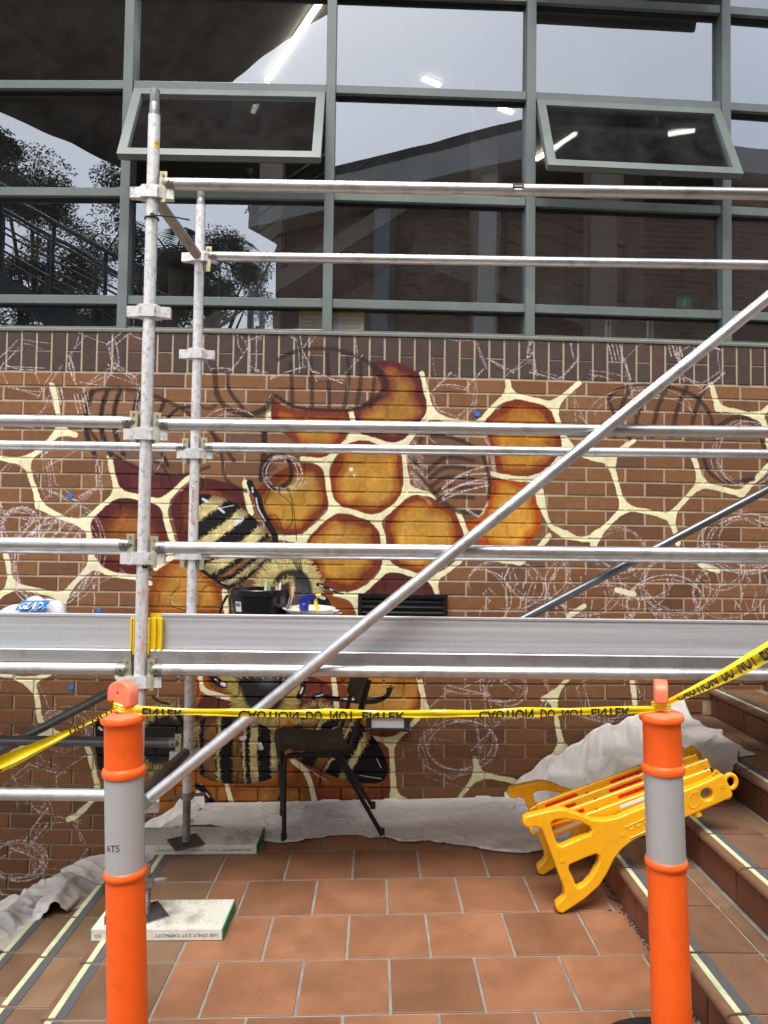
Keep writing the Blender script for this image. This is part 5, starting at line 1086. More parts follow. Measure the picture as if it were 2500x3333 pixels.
# scribble on the left sleeve and torn stickers
tm = text_mesh('ATS', .026, M_ink); warp(tm, lambda c: baseL+RL@Vector((.0535*math.cos(-PI/2+(c.x-.018)/.0535), .0535*math.sin(-PI/2+(c.x-.018)/.0535), .70+c.y+c.x*.1))); link(bpy.data.objects.new('scribble', tm), bolL)
def patch(base, R, ang, z, w, h, mat, name, t, r=.0545):
    n_ = 5; v = []
    for k in range(n_+1):
        a = -PI/2+ang+(k/n_-.5)*w/r
        for s_ in (0, 1): v.append(base+R@Vector((r*math.cos(a), r*math.sin(a), z+(s_-.5)*h+random.uniform(-.002, .002))))
    MB().add(v, [(2*k, 2*k+2, 2*k+3, 2*k+1) for k in range(n_)]).obj(name, mat, t)
patch(baseR, RRt, 1.22, .925, .022, .032, M_paper, 'torn_sticker', bolR); patch(baseL, RL, -1.45, .49, .024, .026, pm('torn_tape', (.7, .5, .42), .5), 'torn_sticker', bolL, .0565)

# ---------------------------------------------------------------- caution tape between and beyond the bollards
tp = thing('barrier_tape', (0, 2.05, neckL.z), 'yellow caution tape with black lettering tied to both orange bollards', 'tape')
def ribbon(name, path, widths, wiggle, twist=None, fold=.25, rows=5):
    P = [Vector(p) for p in path]; v = []; n = len(P)
    for i in range(n):
        t = (P[min(i+1, n-1)]-P[max(i-1, 0)]).normalized(); up = Vector((0, 0, 1)); up = (up-t*up.dot(t)).normalized(); nr = t.cross(up); tw = twist(i/(n-1)) if twist else 0
        a = up*math.cos(tw)+nr*math.sin(tw); b2 = -up*math.sin(tw)+nr*math.cos(tw)
        for k in range(rows):
            s_ = k/(rows-1)-.5; v.append(P[i]+a*(s_*widths[i])+b2*(fold*widths[i]*math.sin(s_*PI*2.2+.6)*.5+wiggle*math.sin(i*1.3+k)))
    o = mesh_data(name, v, [(i*rows+k, (i+1)*rows+k, (i+1)*rows+k+1, i*rows+k+1) for i in range(n-1) for k in range(rows-1)], M_tape, True)
    return link(bpy.data.objects.new(name, o), tp)
def tape_text(txt, path, widths, s0, s1, flip, ylo, yhi, name='lettering', h=1.0, parent=None, back=.004):
    words = txt.split(' '); tot = len(txt); c0 = 0
    for wd_ in words:
        tape_word(wd_, path, widths, s0+(s1-s0)*c0/tot, s0+(s1-s0)*(c0+len(wd_)-.15)/tot, flip, ylo, yhi, h, parent, back); c0 += len(wd_)+.7
def tape_word(txt, path, widths, s0, s1, flip, ylo, yhi, h, parent, back):
    P = [Vector(p) for p in path]; n = len(P)-1
    tm = text_mesh(txt, 1., M_ink, 'word', 0, .03); xs = [q.co.x for q in tm.vertices]; ys = [q.co.y for q in tm.vertices]; x0, x1, y0, y1 = min(xs), max(xs), min(ys), max(ys)
    bm = bmesh.new(); bm.from_mesh(tm)
    for q in bm.verts: q.co = Vector(((q.co.x-x0)/(x1-x0), (q.co.y-y0)/(y1-y0), 0)); q.co.y = 1-q.co.y if flip else q.co.y
    for co, no in (((0, ylo, 0), (0, -1, 0)), ((0, yhi, 0), (0, 1, 0))):
        bmesh.ops.bisect_plane(bm, geom=list(bm.verts)+list(bm.edges)+list(bm.faces), plane_co=co, plane_no=no, clear_outer=True)
    for k in range(1, 10): bmesh.ops.bisect_plane(bm, geom=list(bm.verts)+list(bm.edges)+list(bm.faces), plane_co=(k/10, 0, 0), plane_no=(1, 0, 0))
    for q in bm.verts:
        s_ = min(max((s0+(s1-s0)*q.co.x), 0), 1)*n; i = min(int(s_), n-1); f = s_-i; p = P[i].lerp(P[i+1], f); w = widths[i]*(1-f)+widths[i+1]*f
        t = (P[i+1]-P[i]).normalized(); up = Vector((0, 0, 1)); up = (up-t*up.dot(t)).normalized(); yy = (q.co.y-ylo)/(yhi-ylo)-.5
        q.co = p+up*(yy*w*h)+Vector((0, -back, 0))
    bm.to_mesh(tm); bm.free(); link(bpy.data.objects.new('word', tm), parent or tp)
NP = 40
mid = [neckL.lerp(neckR, k/NP)+Vector((0, -.02, -.010-.012*math.sin(PI*k/NP))) for k in range(NP+1)]
wid = [.025+.003*math.sin(k*.9)-(.010 if k in (0, NP) else 0)-.006*abs(math.sin(k*.21)) for k in range(NP+1)]
so = ribbon('middle_span', mid, wid, .0008, None, .22)
tape_text('ENTER', mid, wid, .04, .115, True, .42, 1., parent=so, h=.7); tape_text('CAUTION DO NOT ENTER', mid, wid, .215, .535, True, .38, 1., parent=so, h=.78, back=.008); tape_text('CAUTION DO NOT ENTER', mid, wid, .655, .95, True, .34, 1., parent=so, h=.82, back=.008)
eL = atY(-120, 2540, 1.86); sL = [neckL.lerp(eL, k/20)+Vector((0, -.012, -.004*math.sin(PI*k/20))) for k in range(21)]; wL = [.011+.030*min(1, max(0, (k-5)/9)) for k in range(21)]
so = ribbon('left_span', sL, wL, .0008, None, .25); tape_text('ENTER', sL[::-1], wL[::-1], .04, .24, False, .0, .75, parent=so, h=.85, back=.008); tape_text('DO NOT', sL[::-1], wL[::-1], .66, .98, False, .1, .8, parent=so, h=.9, back=.006)
eR = atY(2620, 2040, 1.92); sR = [neckR.lerp(eR, k/20)+Vector((0, -.012, -.012*math.sin(PI*k/20))) for k in range(21)]; wR = [.014+.031*min(1, k/13) for k in range(21)]
so = ribbon('right_span', sR, wR, .0008, None, .25); tape_text('CAUTION DO NOT ENTER', sR, wR, .10, .93, False, .0, .62, parent=so, h=.62, back=.009)
for nk, bo in ((neckL, 'left'), (neckR, 'right')):
    kb = MB()
    for k in range(3): kb.path([nk+Vector((.0215*math.cos(a), .0215*math.sin(a), -.012+.007*k+.004*math.sin(a*2))) for a in [2*PI*j/14 for j in range(14)]], .0055, 6, True)
    kb.obj('knot', M_tape, tp, True)

# ---------------------------------------------------------------- folded yellow expandable barrier leaning on the stair
ZK = 900/1659
def zb(x, y): return (1600+x*ZK, 2380+y*ZK)
YB = floor_pt(*zb(428, 1096), .004).y
bar = thing('folding_barrier', floor_pt(*zb(428, 1096)), 'folded amber plastic expanding barrier leaning against the stair', 'barrier')
OUT = [(190,545),(200,520),(225,508),(310,488),(400,470),(450,472),(500,490),(560,515),(620,535),(690,535),(760,520),(830,490),(930,450),(1140,365),(1300,300),(1380,262),(1402,270),(1440,350),(1450,380),(1440,402),(1330,450),(1160,525),(1000,600),(900,635),(850,660),(790,705),(740,765),(700,850),(650,930),(560,1010),(470,1070),(430,1095),(400,1088),(388,1060),(395,1035),(430,1005),(442,985),(435,940),(400,850),(360,740),(330,660),(300,585),(265,575),(215,582),(193,565)]
HA = [(358,550),(380,535),(450,530),(530,545),(590,575),(606,600),(595,620),(500,660),(420,695),(400,690),(385,650),(365,590)]
HB = [(468,805),(490,795),(560,765),(630,738),(650,745),(648,790),(600,880),(560,925),(520,945),(508,935),(490,880),(465,830)]
def circ(cx, cy, r, n=20): return [(cx+r*math.cos(2*PI*k/n), cy+r*math.sin(2*PI*k/n)) for k in range(n)]
def side_panel(dy, name='end_panel'):
    cu = bpy.data.curves.new('p', 'CURVE'); cu.dimensions = '2D'; cu.fill_mode = 'BOTH'; cu.extrude = .014; cu.bevel_depth = .0075; cu.bevel_resolution = 3
    for P in (OUT, HA, HB, circ(1295, 380, 36)):
        W_ = [atY(*zb(*p), YB) for p in P]; A0 = sum((W_[i].x*W_[(i+1) % len(W_)].z-W_[(i+1) % len(W_)].x*W_[i].z) for i in range(len(W_)))
        s = cu.splines.new('POLY'); s.points.add(len(W_)-1); s.use_cyclic_u = True
        inw = .0075
        n_ = len(W_)
        for i, q in enumerate(s.points):
            a, c = W_[i-1], W_[(i+1) % n_]; t = (c-a); t.normalize(); nn = Vector((-t.z, 0, t.x))*(1 if A0 > 0 else -1)*(1 if P is OUT else -1); w = W_[i]+nn*inw; q.co = (w.x, w.z, 0, 1)
    m = from_curve(cu, M_yel, name); warp(m, lambda c: (c.x, YB+.0215+dy-c.z, c.y)); m.polygons.foreach_set('use_smooth', [True]*len(m.polygons)); m.set_sharp_from_angle(angle=.8); o = link(bpy.data.objects.new(name, m), bar)
    rc = atY(*zb(1447, 312), YB); rx = (atY(*zb(1484, 312), YB)-rc).length
    MB().path([rc+Vector((rx*.97*math.cos(a)*.98, dy+.02, rx*1.12*math.sin(a))) for a in [2*PI*k/22 for k in range(22)]], .0095, 10, True).obj('ring', M_yel, o, True)
    for (x, y, r) in ((426, 776, 13), (788, 620, 13), (1384, 330, 12)):
        c = atY(*zb(x, y), YB); MB().lathe([(r*.00055, 0), (r*.00085, .002), (r*.00055, .0035), (0, .0012)], c+Vector((0, dy+.0005, 0)), 14, Matrix.Rotation(PI/2, 3, 'X')).obj('screw', M_yel, o, True)
    for x in (835, 880, 925, 970):
        c = atY(*zb(x, 574-(x-835)*.43), YB); MB().lathe([(.012, .0), (.014, .0015), (.011, .003), (.008, .0012), (0, .0008)], c+Vector((0, dy+.0005, 0)), 16, Matrix.Rotation(PI/2, 3, 'X')).obj('dimple', M_yel, o, True)
    c1, c2 = atY(*zb(815, 610), YB), atY(*zb(1010, 525), YB)
    for off in (-.024, .024):
        dd = (c2-c1).normalized(); nn = Vector((-dd.z, 0, dd.x)); MB().path([c1+nn*off+Vector((0, dy, 0)), c2+nn*off+Vector((0, dy, 0))], .003, 6).obj('rib', M_yel, o, True)
    ov = [atY(*zb(1215+34*math.cos(a)-8*math.sin(a), 413+48*math.sin(a)), YB)+Vector((0, dy, 0)) for a in [2*PI*k/20 for k in range(20)]]; MB().path(ov, .0022, 6, True).obj('rib', M_yel, o, True)
    k0 = atY(*zb(1243, 498), YB); MB().cyl(k0+Vector((-.004, dy+.02, .012)), k0+Vector((.006, dy+.02, -.012)), .017, 16).obj('foot_cap', M_yel, o, True)
    h0_ = atY(*zb(1340, 275), YB); MB().path([h0_+Vector((0, dy+.02, 0)), h0_+Vector((.012, dy+.02, .022)), h0_+Vector((.024, dy+.02, .014))], .005, 8).obj('hook', M_yel, o, True)
    h1_ = atY(*zb(1415, 408), YB); MB().path([h1_+Vector((-.01, dy+.02, .004)), h1_+Vector((.012, dy+.02, -.006)), h1_+Vector((.022, dy+.02, .0))], .005, 8).obj('hook', M_yel, o, True)
side_panel(0); side_panel(.335)
s0, s1 = atY(*zb(300, 640), YB), atY(*zb(1400, 235), YB); sd = (s1-s0).normalized(); sn = Vector((-sd.z, 0, sd.x)); Rs = Matrix((sd, (0, 1, 0), -sn)).transposed() if False else Matrix.Rotation(-math.atan2(sd.z, sd.x), 3, 'Y')
Ls = (s1-s0).length
for k in range(7):
    dy = .068+k*.036; up = (.004 if k % 2 else -.02)+.002*k-(.03 if k == 2 else 0); st_ = .02+.015*(k % 3); c = (s0+s1)/2+sn*up+Vector((0, dy, 0))+sd*(st_-.03)
    o = MB().box(c, (Ls*.94, .020, .040), Rs, .003).obj('lattice_slat', M_yel if k != 2 else M_blackgloss, bar)
    if k != 2:
        for j in (-.33, .05): MB().box(c+sd*Ls*j+Vector((0, -.0105, 0)), (.15, .0012, .014), Rs).obj('reflector', M_red if k % 2 else M_white, o)
    for j in (-.46, -.16, .14, .45): MB().cyl(c+sd*Ls*j+sn*.0195, c+sd*Ls*j+sn*.023, .006, 8).obj('rivet', M_cast, o)
e0 = s0+sd*.0
for k in range(4): MB().cyl(e0+Vector((-.005, .07+.05*k, .01-.03*(k % 2))), e0+Vector((-.005, .10+.05*k, .01-.03*(k % 2))), .014, 12).obj('end_roller', M_yel if k % 2 else M_white, bar, True)

# ---------------------------------------------------------------- black chair, side on
ch = thing('chair', (-.2, 3.93, 0), 'black school chair standing sideways on the drop cloth by the wall', 'chair')
YN, YFAR = 3.775, 4.135
def shr(p): p = Vector(p); p.x -= .19*(p.y-YN); return p
def tubep(P, name='leg', r=.0115): MB().path([Vector(p) for p in P], r, 10).obj(name, M_chair, ch, True)
def cp(x, y, Y): return atY(x, y, Y)
for (Y, fA, fB) in ((YN, (924, 2731), (1243, 2716)), (YFAR, (919, 2650), (1214, 2628))):
    fa, fb = floor_pt(*fA, .012), floor_pt(*fB, .012)
    ta, tb = shr((-.452, Y, .425)), shr((-.205, Y, .425))
    pts_ = [fa, fa.lerp(ta, .5), fa.lerp(ta, .86)]+[Vector((ta.x+.05-.05*math.cos(a), Y, .385+.03*math.sin(a))) for a in (PI*.15, PI*.3, PI*.5)]+[Vector((ta.x+.12, Y, .417)), Vector((tb.x, Y, .415)), Vector((tb.x+.03, Y, .40)), tb.lerp(fb, .25)+Vector((.012, 0, .0)), fb]
    tubep(pts_)
    for f_ in (fa, fb): MB().cyl(f_+Vector((0, 0, -.012)), f_+Vector((0, 0, .03)), .0155, 12).obj('foot', M_black, ch, True)
    bt = Vector((-.02, Y, .80)); tubep([shr(q) for q in ((-.36, Y, .42), (-.16, Y, .425), (-.115, Y, .45), (-.09, Y, .53), (-.05, Y, .68), bt)], 'back_post', .0125)
# moulded seat and backrest
sx = [(-.487, .405), (-.480, .432), (-.462, .447), (-.43, .451), (-.36, .442), (-.25, .432), (-.15, .440), (-.12, .452)]
NSY = 9; v = []
for (x, z) in sx:
    for k in range(NSY): t_ = k/(NSY-1); v.append((x, YN-.018+t_*(YFAR-YN+.036), z+.012*(2*t_-1)**2*(1 if x > -.45 else .3)))
n0 = len(v); v += [(x, y, z-.014) for x, y, z in v]; fs = []
for i in range(len(sx)-1):
    for k in range(NSY-1): q = (i*NSY+k, (i+1)*NSY+k, (i+1)*NSY+k+1, i*NSY+k+1); fs += [q, tuple(j+n0 for j in q[::-1])]
for i in range(len(sx)-1):
    for k in (0, NSY-1): fs.append((i*NSY+k, (i+1)*NSY+k, (i+1)*NSY+k+n0, i*NSY+k+n0))
for k in range(NSY-1):
    for i in (0, len(sx)-1): fs.append((i*NSY+k, i*NSY+k+1, i*NSY+k+1+n0, i*NSY+k+n0))
link(bpy.data.objects.new('seat', mesh_data('seat', [shr(q) for q in v], fs, M_chair, True)), ch)
v = []; NB = 9; zz = [.655, .67, .72, .78, .815, .822]; xx = [-.052, -.052, -.04, -.024, -.012, -.006]
for (x, z) in zip(xx, zz):
    for k in range(NB): t_ = k/(NB-1); v.append((x-.016+.03*(1-(2*t_-1)**2), YN-.02+t_*(YFAR-YN+.04), z))
n0 = len(v); v += [(x-.011, y, z) for x, y, z in v]; fs = []
for i in range(len(zz)-1):
    for k in range(NB-1): q = (i*NB+k, (i+1)*NB+k, (i+1)*NB+k+1, i*NB+k+1); fs += [q, tuple(j+n0 for j in q[::-1])]
    for k in (0, NB-1): fs.append((i*NB+k, (i+1)*NB+k, (i+1)*NB+k+n0, i*NB+k+n0))
for k in range(NB-1):
    for i in (0, len(zz)-1): fs.append((i*NB+k, i*NB+k+1, i*NB+k+1+n0, i*NB+k+n0))
link(bpy.data.objects.new('backrest', mesh_data('backrest', [shr(q) for q in v], fs, M_chair, True)), ch)

# ---------------------------------------------------------------- canvas drop cloths
def cloth(name, edge_back, edge_front, surf, label, nu, nv, exc, seed, lift, steps=130, pin_front=True, pin_back=False, pin_ends=True, absz=False):
    """a sheet a little too big for its bed, settled under its own weight so that it buckles into folds"""
    def samp(E, t):
        q = t*(len(E)-1); i = min(int(q), len(E)-2); f = q-i; a, b = E[i], E[i+1]; p0, p3 = E[max(i-1, 0)], E[min(i+2, len(E)-1)]
        return np.array([.5*((2*a[j])+(b[j]-p0[j])*f+(2*p0[j]-5*a[j]+4*b[j]-p3[j])*f*f+(3*a[j]-p0[j]-3*b[j]+p3[j])*f**3) for j in range(len(a))])
    rs = np.random.RandomState(seed); P = np.zeros((nu, nv, 3))
    for i in range(nu):
        B, F_ = samp(edge_back, i/(nu-1)), samp(edge_front, i/(nu-1))
        s_ = np.linspace(0, 1, nv); P[i, :, :2] = B[:2]+(F_[:2]-B[:2])*s_[:, None]; P[i, :, 2] = B[2]+(F_[2]-B[2])*s_
    wig = np.zeros((nu, nv)); I, J = np.meshgrid(np.linspace(0, nu/nv, nu), np.linspace(0, 1, nv), indexing='ij')
    for k in range(22): fx, fy = rs.uniform(-1, 1, 2)*(12 if k < 8 else 36); wig += rs.uniform(.3, 1)*np.sin(fx*I+fy*J+rs.uniform(0, 6)+1.5*np.sin(4*I+k))
    P[..., 2] += (0 if absz else surf(P[..., 0], P[..., 1]))+.006+lift*(.5+.5*np.tanh(wig*.6))+rs.rand(nu, nv)*.003; zb_ = P[:, 0, 2].copy()
    Q = P.copy(); pin = np.zeros((nu, nv), bool)
    if pin_front: pin[:, -1] = True
    if pin_back: pin[:, 0] = True
    if pin_ends: pin[0] = True; pin[-1] = True
    base = P[..., :2].copy()
    def L(a, b): return np.sqrt(((a[..., :2]-b[..., :2])**2).sum(-1)+(a[..., 2]-b[..., 2])**2*(1 if absz else 0)+1e-8)
    C = []
    for (di, dj, k, e) in ((1, 0, 1., exc[0]), (0, 1, 1., exc[1]), (1, 1, .6, (exc[0]+exc[1])/2), (1, -1, .6, (exc[0]+exc[1])/2), (2, 0, .5, exc[0]), (0, 2, .5, exc[1]), (4, 0, .10, exc[0]*.98), (0, 4, .10, exc[1]*.98)):
        if dj >= 0: A_ = (slice(0, nu-di), slice(0, nv-dj)); B_ = (slice(di, nu), slice(dj, nv))
        else: A_ = (slice(0, nu-di), slice(-dj, nv)); B_ = (slice(di, nu), slice(0, nv+dj))
        C.append((A_, B_, L(P[A_], P[B_])*e, k))
    for st in range(steps):
        V = (P-Q)*.90; Q = P.copy(); P = P+V; P[..., 2] -= .00030
        for it in range(9):
            D = np.zeros_like(P)
            for (A_, B_, r, k) in C:
                d = P[B_]-P[A_]; l = np.sqrt((d*d).sum(-1))+1e-9; c = (d*((l-r)/l*.5*k)[..., None]); D[A_] += c; D[B_] -= c
            P += D*.30
            s0 = surf(P[..., 0], P[..., 1])+.005; hit = P[..., 2] < s0; P[..., 2] = np.where(hit, s0, P[..., 2])
            P[..., 1] = np.minimum(P[..., 1], WY(P[..., 0])-.008)
        P[..., :2] = np.where(hit[..., None], Q[..., :2]*.85+P[..., :2]*.15, P[..., :2])
        P[..., :2] = np.where(pin[..., None], base*.8+P[..., :2]*.2, P[..., :2])
        if pin_back: P[:, 0, 2] = zb_*.6+P[:, 0, 2]*.4
        if st > steps-25: Q = Q*.5+P*.5
    m = mesh_data(name, P.reshape(-1, 3).tolist(), [(i*nv+j, (i+1)*nv+j, (i+1)*nv+j+1, i*nv+j+1) for i in range(nu-1) for j in range(nv-1)], M_cloth)
    m.polygons.foreach_set('use_smooth', [True]*len(m.polygons))
    o = bpy.data.objects.new(name, m); COL.objects.link(o); md_ = o.modifiers.new('thick', 'SOLIDIFY'); md_.thickness = .002; tag(o, label, 'drop cloth', 'canvas drop cloths along the wall'); return o
def fp(x, y): p = floor_pt(x, y); return (p.x, p.y, 0)
wb = lambda x, e=0.: (x, WY(x)-.012, e)
front = [fp(510, 2706), fp(590, 2690), fp(690, 2690), fp(800, 2708), fp(838, 2733), fp(905, 2746), fp(1000, 2738), fp(1100, 2722), fp(1175, 2722), fp(1210, 2735), fp(1240, 2728), fp(1340, 2748), fp(1390, 2740), fp(1480, 2755), fp(1560, 2765), fp(1640, 2776), fp(1728, 2779), fp(1790, 2770)]
back = [wb(-1.02+2.03*k/17, .018) for k in range(18)]
cloth('drop_cloth', back, front, lambda x, y: FG*x, 'pale canvas drop cloth spread on the tiles along the foot of the wall', 190, 56, (1.035, 1.055), 4, .016, 80)
def surf_stair(x, y):
    n = (x-1.03)/GO; return np.where(n > 0, .022+RISE*(np.floor(n)+1), FG*x)
def ramp(x): n = (x-1.03)/GO; return max(0., .022+RISE*(n+1.0)-float(surf_stair(np.array(x), 0)))
bk = [wb(.78, .04), wb(1.0, .19), wb(1.2, .31), wb(1.42, .42), wb(1.62, .52), wb(1.86, .59)]
fr = [(.86, 3.60, .02), (1.06, 3.48, .19), (1.30, 3.44, .26), (1.52, 3.42, .36), (1.70, 3.42, .42), (1.88, 3.60, .52)]
cloth('drop_cloth', bk, fr, surf_stair, 'crumpled grey drop cloth heaped over the stair beside the wall', 120, 84, (1.07, 1.09), 8, .045, 75, False, True, False, True)
def surf_down(x, y):
    n = (-1.042-x)/.303; return np.where(n > 0, FG*XL-.156*(np.floor(n)+1), FG*x)
def wp(x, y): p = wall_pt(x, y, -.012); return (p.x, p.y, p.z)
def ap(x, y, Y): p = atY(x, y, Y); return (p.x, p.y, p.z)
bl = [wb(-.98, .03), wb(-1.2, -.08), wp(400, 2765), wp(346, 2806), wp(226, 2866), wp(113, 2897), wp(38, 2938), wp(-120, 3030)]
fl = [(-1.0, 3.9, .0), (-1.2, 3.85, -.12), ap(400, 2835, 3.9), ap(350, 2874, 3.85), ap(240, 2985, 3.66), ap(110, 3035, 3.62), ap(20, 3100, 3.56), ap(-140, 3220, 3.5)]
cloth('drop_cloth', bl, fl, surf_down, 'white drop cloth trailing down the lower steps at the left', 140, 60, (1.09, 1.12), 6, .04, 65, False, True, False, True)

# ---------------------------------------------------------------- painter's things on the deck
DZ = 1.0765
def onto(x, y, Y): p = atY(x, y, Y); return p
bc = onto(848, 1915, 3.33); bk_ = thing('bucket', (bc.x, 3.33, DZ), 'black plastic bucket of paint brushes on the scaffold deck', 'bucket')
H = bc.z-DZ; r1 = .132; r0 = .105
MB().lathe([(0, 0), (r0, 0), (r0+.002, .004), (r1-.002, H-.03), (r1+.004, H-.028), (r1+.006, H-.004), (r1+.003, H), (r1-.003, H-.002), (r1-.006, H-.03), (r0-.004, .006), (0, .006)], (bc.x, 3.33, DZ), 40).obj('pail', M_blackgloss, bk_, True)
MB().path([Vector((bc.x-r1*math.cos(a)*1.03, 3.33-.10*math.sin(a)-.04*math.sin(a), DZ+H-.03-.17*math.sin(a))) for a in [PI*k/16 for k in range(17)]], .005, 8).obj('handle', M_blackgloss, bk_, True)
MB().path([Vector((bc.x-r1-.012-.035*math.sin(PI*k/10), 3.33-.03, DZ+H-.03-.19*k/10)) for k in range(11)], .006, 8).obj('hose', M_blackgloss, bk_, True)
def on_pail(ang, z, w, h, mat, name):
    n_ = 4; v = []
    for k in range(n_+1):
        for s_ in (0, 1):
            zz_ = z+(s_-.5)*h; r = r0+(r1-r0)*zz_/H+.0025; a = ang+(k/n_-.5)*w/r; v.append((bc.x+r*math.sin(a), 3.33-r*math.cos(a), DZ+zz_))
    return MB().add(v, [(2*k, 2*k+2, 2*k+3, 2*k+1) for k in range(n_)]).obj(name, mat, bk_)
on_pail(-.72, H*.66, .038, .044, M_paper, 'price_label')
for k in range(7): on_pail(-.72+(-.012+.004*k)/.12, H*.66+.009, .0018 if k % 2 else .0028, .016, M_ink, 'barcode_bar').location.y -= .0012
for k, (colr, lab) in enumerate((((.75, .42, .28), 'tan handled brush'), ((.7, .63, .45), 'pale wooden brush'), ((.72, .2, .05), 'orange handled brush'), ((.8, .75, .65), 'cream handled brush'), ((.25, .35, .2), 'green handled brush'), ((.85, .84, .82), 'white handled brush'))):
    a = k*1.05; p = Vector((bc.x+.06+.035*math.cos(a), 3.33+.03*math.sin(a), DZ+.03)); q = p+Vector((random.uniform(-.01, .06), random.uniform(-.02, .03), H-.03+random.uniform(.0, .035)))
    t = thing('paint_brush', p, lab+' standing in the black bucket', 'brush', 'brushes in the bucket')
    MB().path([p, p.lerp(q, .8), q], [.005, .007, .004] if k % 2 else [.007, .011, .006], 8).obj('handle', pm('brush_%d' % k, colr, .45), t, True); MB().cyl(p, p+(p-q).normalized()*.018, .006, 8).obj('bristles', M_bark, t)
# spray bottle
sc_ = onto(990, 1975, 3.24); spb = thing('spray_bottle', (sc_.x, 3.24, DZ), 'blue spray bottle with yellow trigger beside the bucket', 'bottle'); bx, by = sc_.x, 3.24; M_sp = pm('blue_bottle', (.012, .02, .22), .3); M_sy = pm('yellow_trigger', (.8, .6, .02), .35)
MB().lathe([(0, 0), (.034, 0), (.036, .01), (.036, .08), (.030, .10), (.014, .115), (.014, .135), (0, .135)], (bx, by, DZ), 24).obj('bottle', M_sp, spb, True)
MB().lathe([(0, .132), (.019, .132), (.021, .142), (.021, .160), (.016, .166), (0, .166)], (bx, by, DZ), 20).obj('collar', M_sp, spb, True)
b = MB(); b.prism([(-.018, .162), (.012, .162), (.02, .176), (.052, .186), (.056, .200), (.044, .208), (.0, .200), (-.026, .182)], by-.013, by+.013, lambda x, y, z: (bx+x, y, DZ+z)); b.obj('pump_head', M_sp, spb)
b = MB(); b.prism([(.040, .187), (.056, .190), (.060, .160), (.074, .110), (.082, .098), (.074, .096), (.060, .118), (.046, .160)], by-.008, by+.008, lambda x, y, z: (bx+x, y, DZ+z)); b.obj('trigger', M_sy, spb)
MB().cyl((bx+.050, by, DZ+.197), (bx+.074, by, DZ+.203), .009, 12).obj('nozzle', M_sy, spb, True)
# painted paper plates
pc_ = onto(1012, 1990, 3.22); pl = thing('paint_plate', (pc_.x, 3.25, DZ), 'stack of paint smeared paper plates beside the spray bottle', 'plate')
for k in range(5): MB().lathe([(0, .0), (.09, .0), (.118, .016), (.119, .0175), (.09, .003), (0, .003)], (pc_.x+random.uniform(-.02, .02), 3.27+random.uniform(-.01, .01), DZ+.085+k*.010), 28, Matrix.Rotation(random.uniform(-.06, .06), 3, 'X')).obj('plate', pm('plate_%d' % k, (.68, .66, .62), .6, 0, .1, 20, dirt=((.5, .05, .03), (.6, .35, .1), (.4, .02, .04), (.6, .55, .3), (.08, .05, .03))[k], dirt_amt=.9, dirt_scale=26), pl, True)
MB().box((pc_.x, 3.28, DZ+.041), (.2, .16, .08), bev=.004).obj('tray', M_paper, pl)
# plastic bag with blue print
g0, g1 = onto(-60, 1995, 3.30), onto(226, 1995, 3.30)
v = []; NU, NV = 44, 26; cxg = (g0.x+g1.x)/2; hw = (g1.x-g0.x)/2; zt = onto(130, 1944, 3.3).z
rs_ = random.Random(3); ph = [(rs_.uniform(-9, 9)*6, rs_.uniform(-9, 9)*6, rs_.uniform(0, 6), rs_.uniform(.002, .006)) for _ in range(12)]
for i in range(NU+1):
    for j in range(NV+1):
        a = PI*j/NV; t_ = 2*i/NU-1; e_ = max(0, 1-abs(t_)**2.6)**.5; hgt = (zt-DZ)*(.62+.38*math.exp(-((t_-.28)/.5)**2)); x = cxg+hw*t_; y = 3.33-.16*math.cos(a)*e_; z = DZ+.002+hgt*e_*max(0, math.sin(a))**.8
        w_ = sum(am*math.sin(x*fx+y*fy+z*30+p_) for fx, fy, p_, am in ph)*(1 if .05 < j/NV < .95 else 0)
        v.append((x+w_*.6, y-w_*.5, max(z+w_, DZ+.002)))
bag = thing('plastic_bag', (cxg, 3.33, DZ), 'crumpled white plastic bag with blue print on the left deck', 'bag')
M_bag = pm('thin_white_plastic', (.70, .71, .74), .28, 0, .06, 9, .3, 40, coat=.4); ob = link(bpy.data.objects.new('film', mesh_data('film', v, [(i*(NV+1)+j, (i+1)*(NV+1)+j, (i+1)*(NV+1)+j+1, i*(NV+1)+j+1) for i in range(NU) for j in range(NV)], M_bag, True)), bag)
def bag_at(fx, fz_): 
    x = cxg+hw*fx; best = min(v, key=lambda q: (q[0]-x)**2+(q[2]-fz_)**2+(0 if q[1] < 3.33 else 9)); return best
lgz = onto(100, 1972, 3.2).z; lx0, lx1 = onto(57, 1972, 3.2).x, onto(144, 1972, 3.2).x
vy_ = 3.33-.145
def bag_y(x, z):
    c = [q for q in v if q[1] < 3.33 and abs(q[0]-x) < .03 and abs(q[2]-z) < .03]
    return min([q[1] for q in c])-.004 if c else vy_
vv = []; 
for i in range(9):
    for j in range(4): x = lx0+(lx1-lx0)*i/8; z = lgz-.020+.040*j/3; vv.append((x, bag_y(x, z), z))
MB().add(vv, [(i*4+j, (i+1)*4+j, (i+1)*4+j+1, i*4+j+1) for i in range(8) for j in range(3)]).obj('print_panel', pm('bag_blue', (.02, .16, .52), .4), bag)
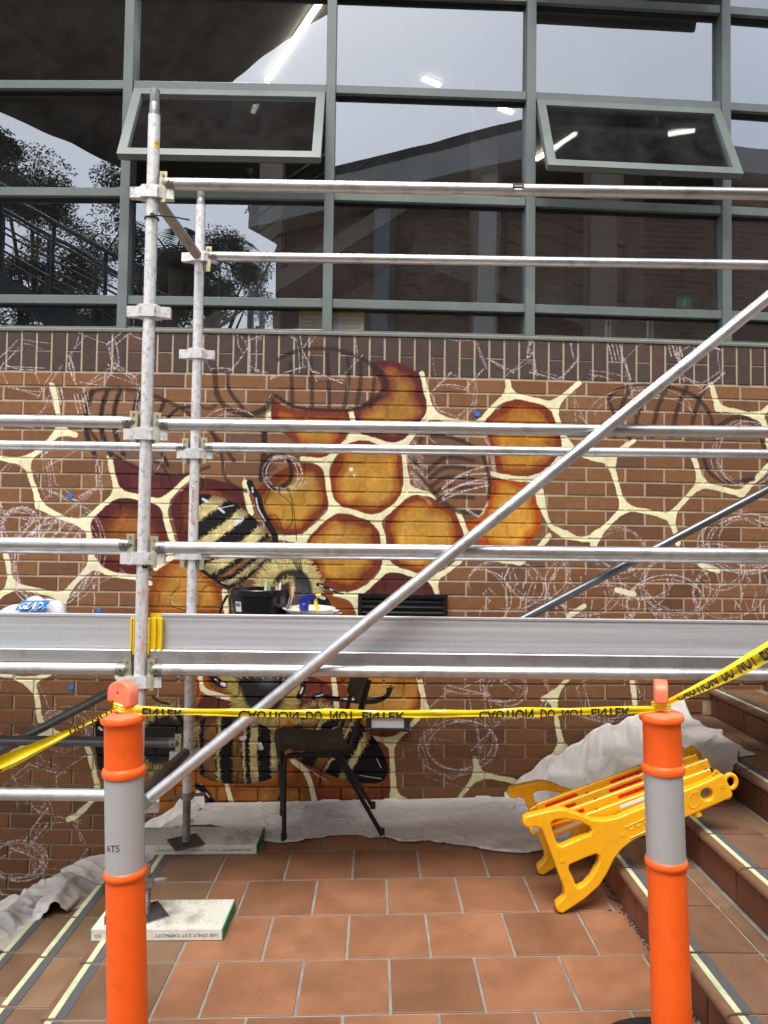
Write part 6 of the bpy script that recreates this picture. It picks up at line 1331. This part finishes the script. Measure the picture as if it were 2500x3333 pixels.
tm = text_mesh('GLAD', .036, M_paper, 'lettering', 0, .001); warp(tm, lambda c: ((lx0+lx1)/2+c.x*.95, bag_y((lx0+lx1)/2+c.x, lgz+c.y)-.006, lgz+c.y*.95)); link(bpy.data.objects.new('lettering', tm), bag)

# ---------------------------------------------------------------- fallen leaves and a weed
M_leafdry = pm('dry_leaf', (.16, .075, .03), .7, 0, .3, 60); M_weed = pm('green_weed', (.06, .12, .03), .6)
def leaf(p, L, yaw, label, curl=.3):
    v = []; n_ = 7
    for i in range(n_):
        s_ = i/(n_-1); w = L*.16*math.sin(PI*min(.98, max(.04, s_)))
        for k in (-1, 0, 1): v.append(Vector(p)+Matrix.Rotation(yaw, 3, 'Z')@Vector(((s_-.5)*L, k*w, .003+curl*L*.2*(2*s_-1)**2+abs(k)*w*.5)))
    v += [q+Vector((0, 0, -.001)) for q in v]; n0 = n_*3; fs = [(i*3+k, (i+1)*3+k, (i+1)*3+k+1, i*3+k+1) for i in range(n_-1) for k in (0, 1)]; fs += [tuple(j+n0 for j in q[::-1]) for q in fs]
    tag(MB().add(v, fs).obj('fallen_leaf', M_leafdry), label, 'leaf', 'fallen leaves')
p = floor_pt(2000, 2928); leaf(p, .075, -.9, 'dry brown leaf lying against the bottom step by the barrier'); p = floor_pt(1985, 2965); leaf(p, .03, .4, 'small curled leaf in the grit below the bottom step')
leaf((2.02, 3.86, .022+RISE*4), .06, .2, 'brown leaf on the upper step beside the white soleboard'); leaf((1.62, 3.75, .022+RISE*2), .04, 1.2, 'pale leaf scrap on the step beside the heaped cloth')
wd = thing('weed', floor_pt(2262, 3270), 'tiny green weed growing at the foot of the stair behind the right bollard', 'plant'); b = MB(); w0 = floor_pt(2262, 3272)
for k in range(9):
    a = random.uniform(0, 6.3); L = random.uniform(.02, .045); e = Vector((math.cos(a)*.4, math.sin(a)*.4, 1)).normalized()*L; s_ = Vector((-math.sin(a), math.cos(a), 0))*.005; b.add([w0, w0+e*.6+s_, w0+e, w0+e*.6-s_], [(0, 1, 2, 3)])
b.obj('leaves', M_weed, wd)
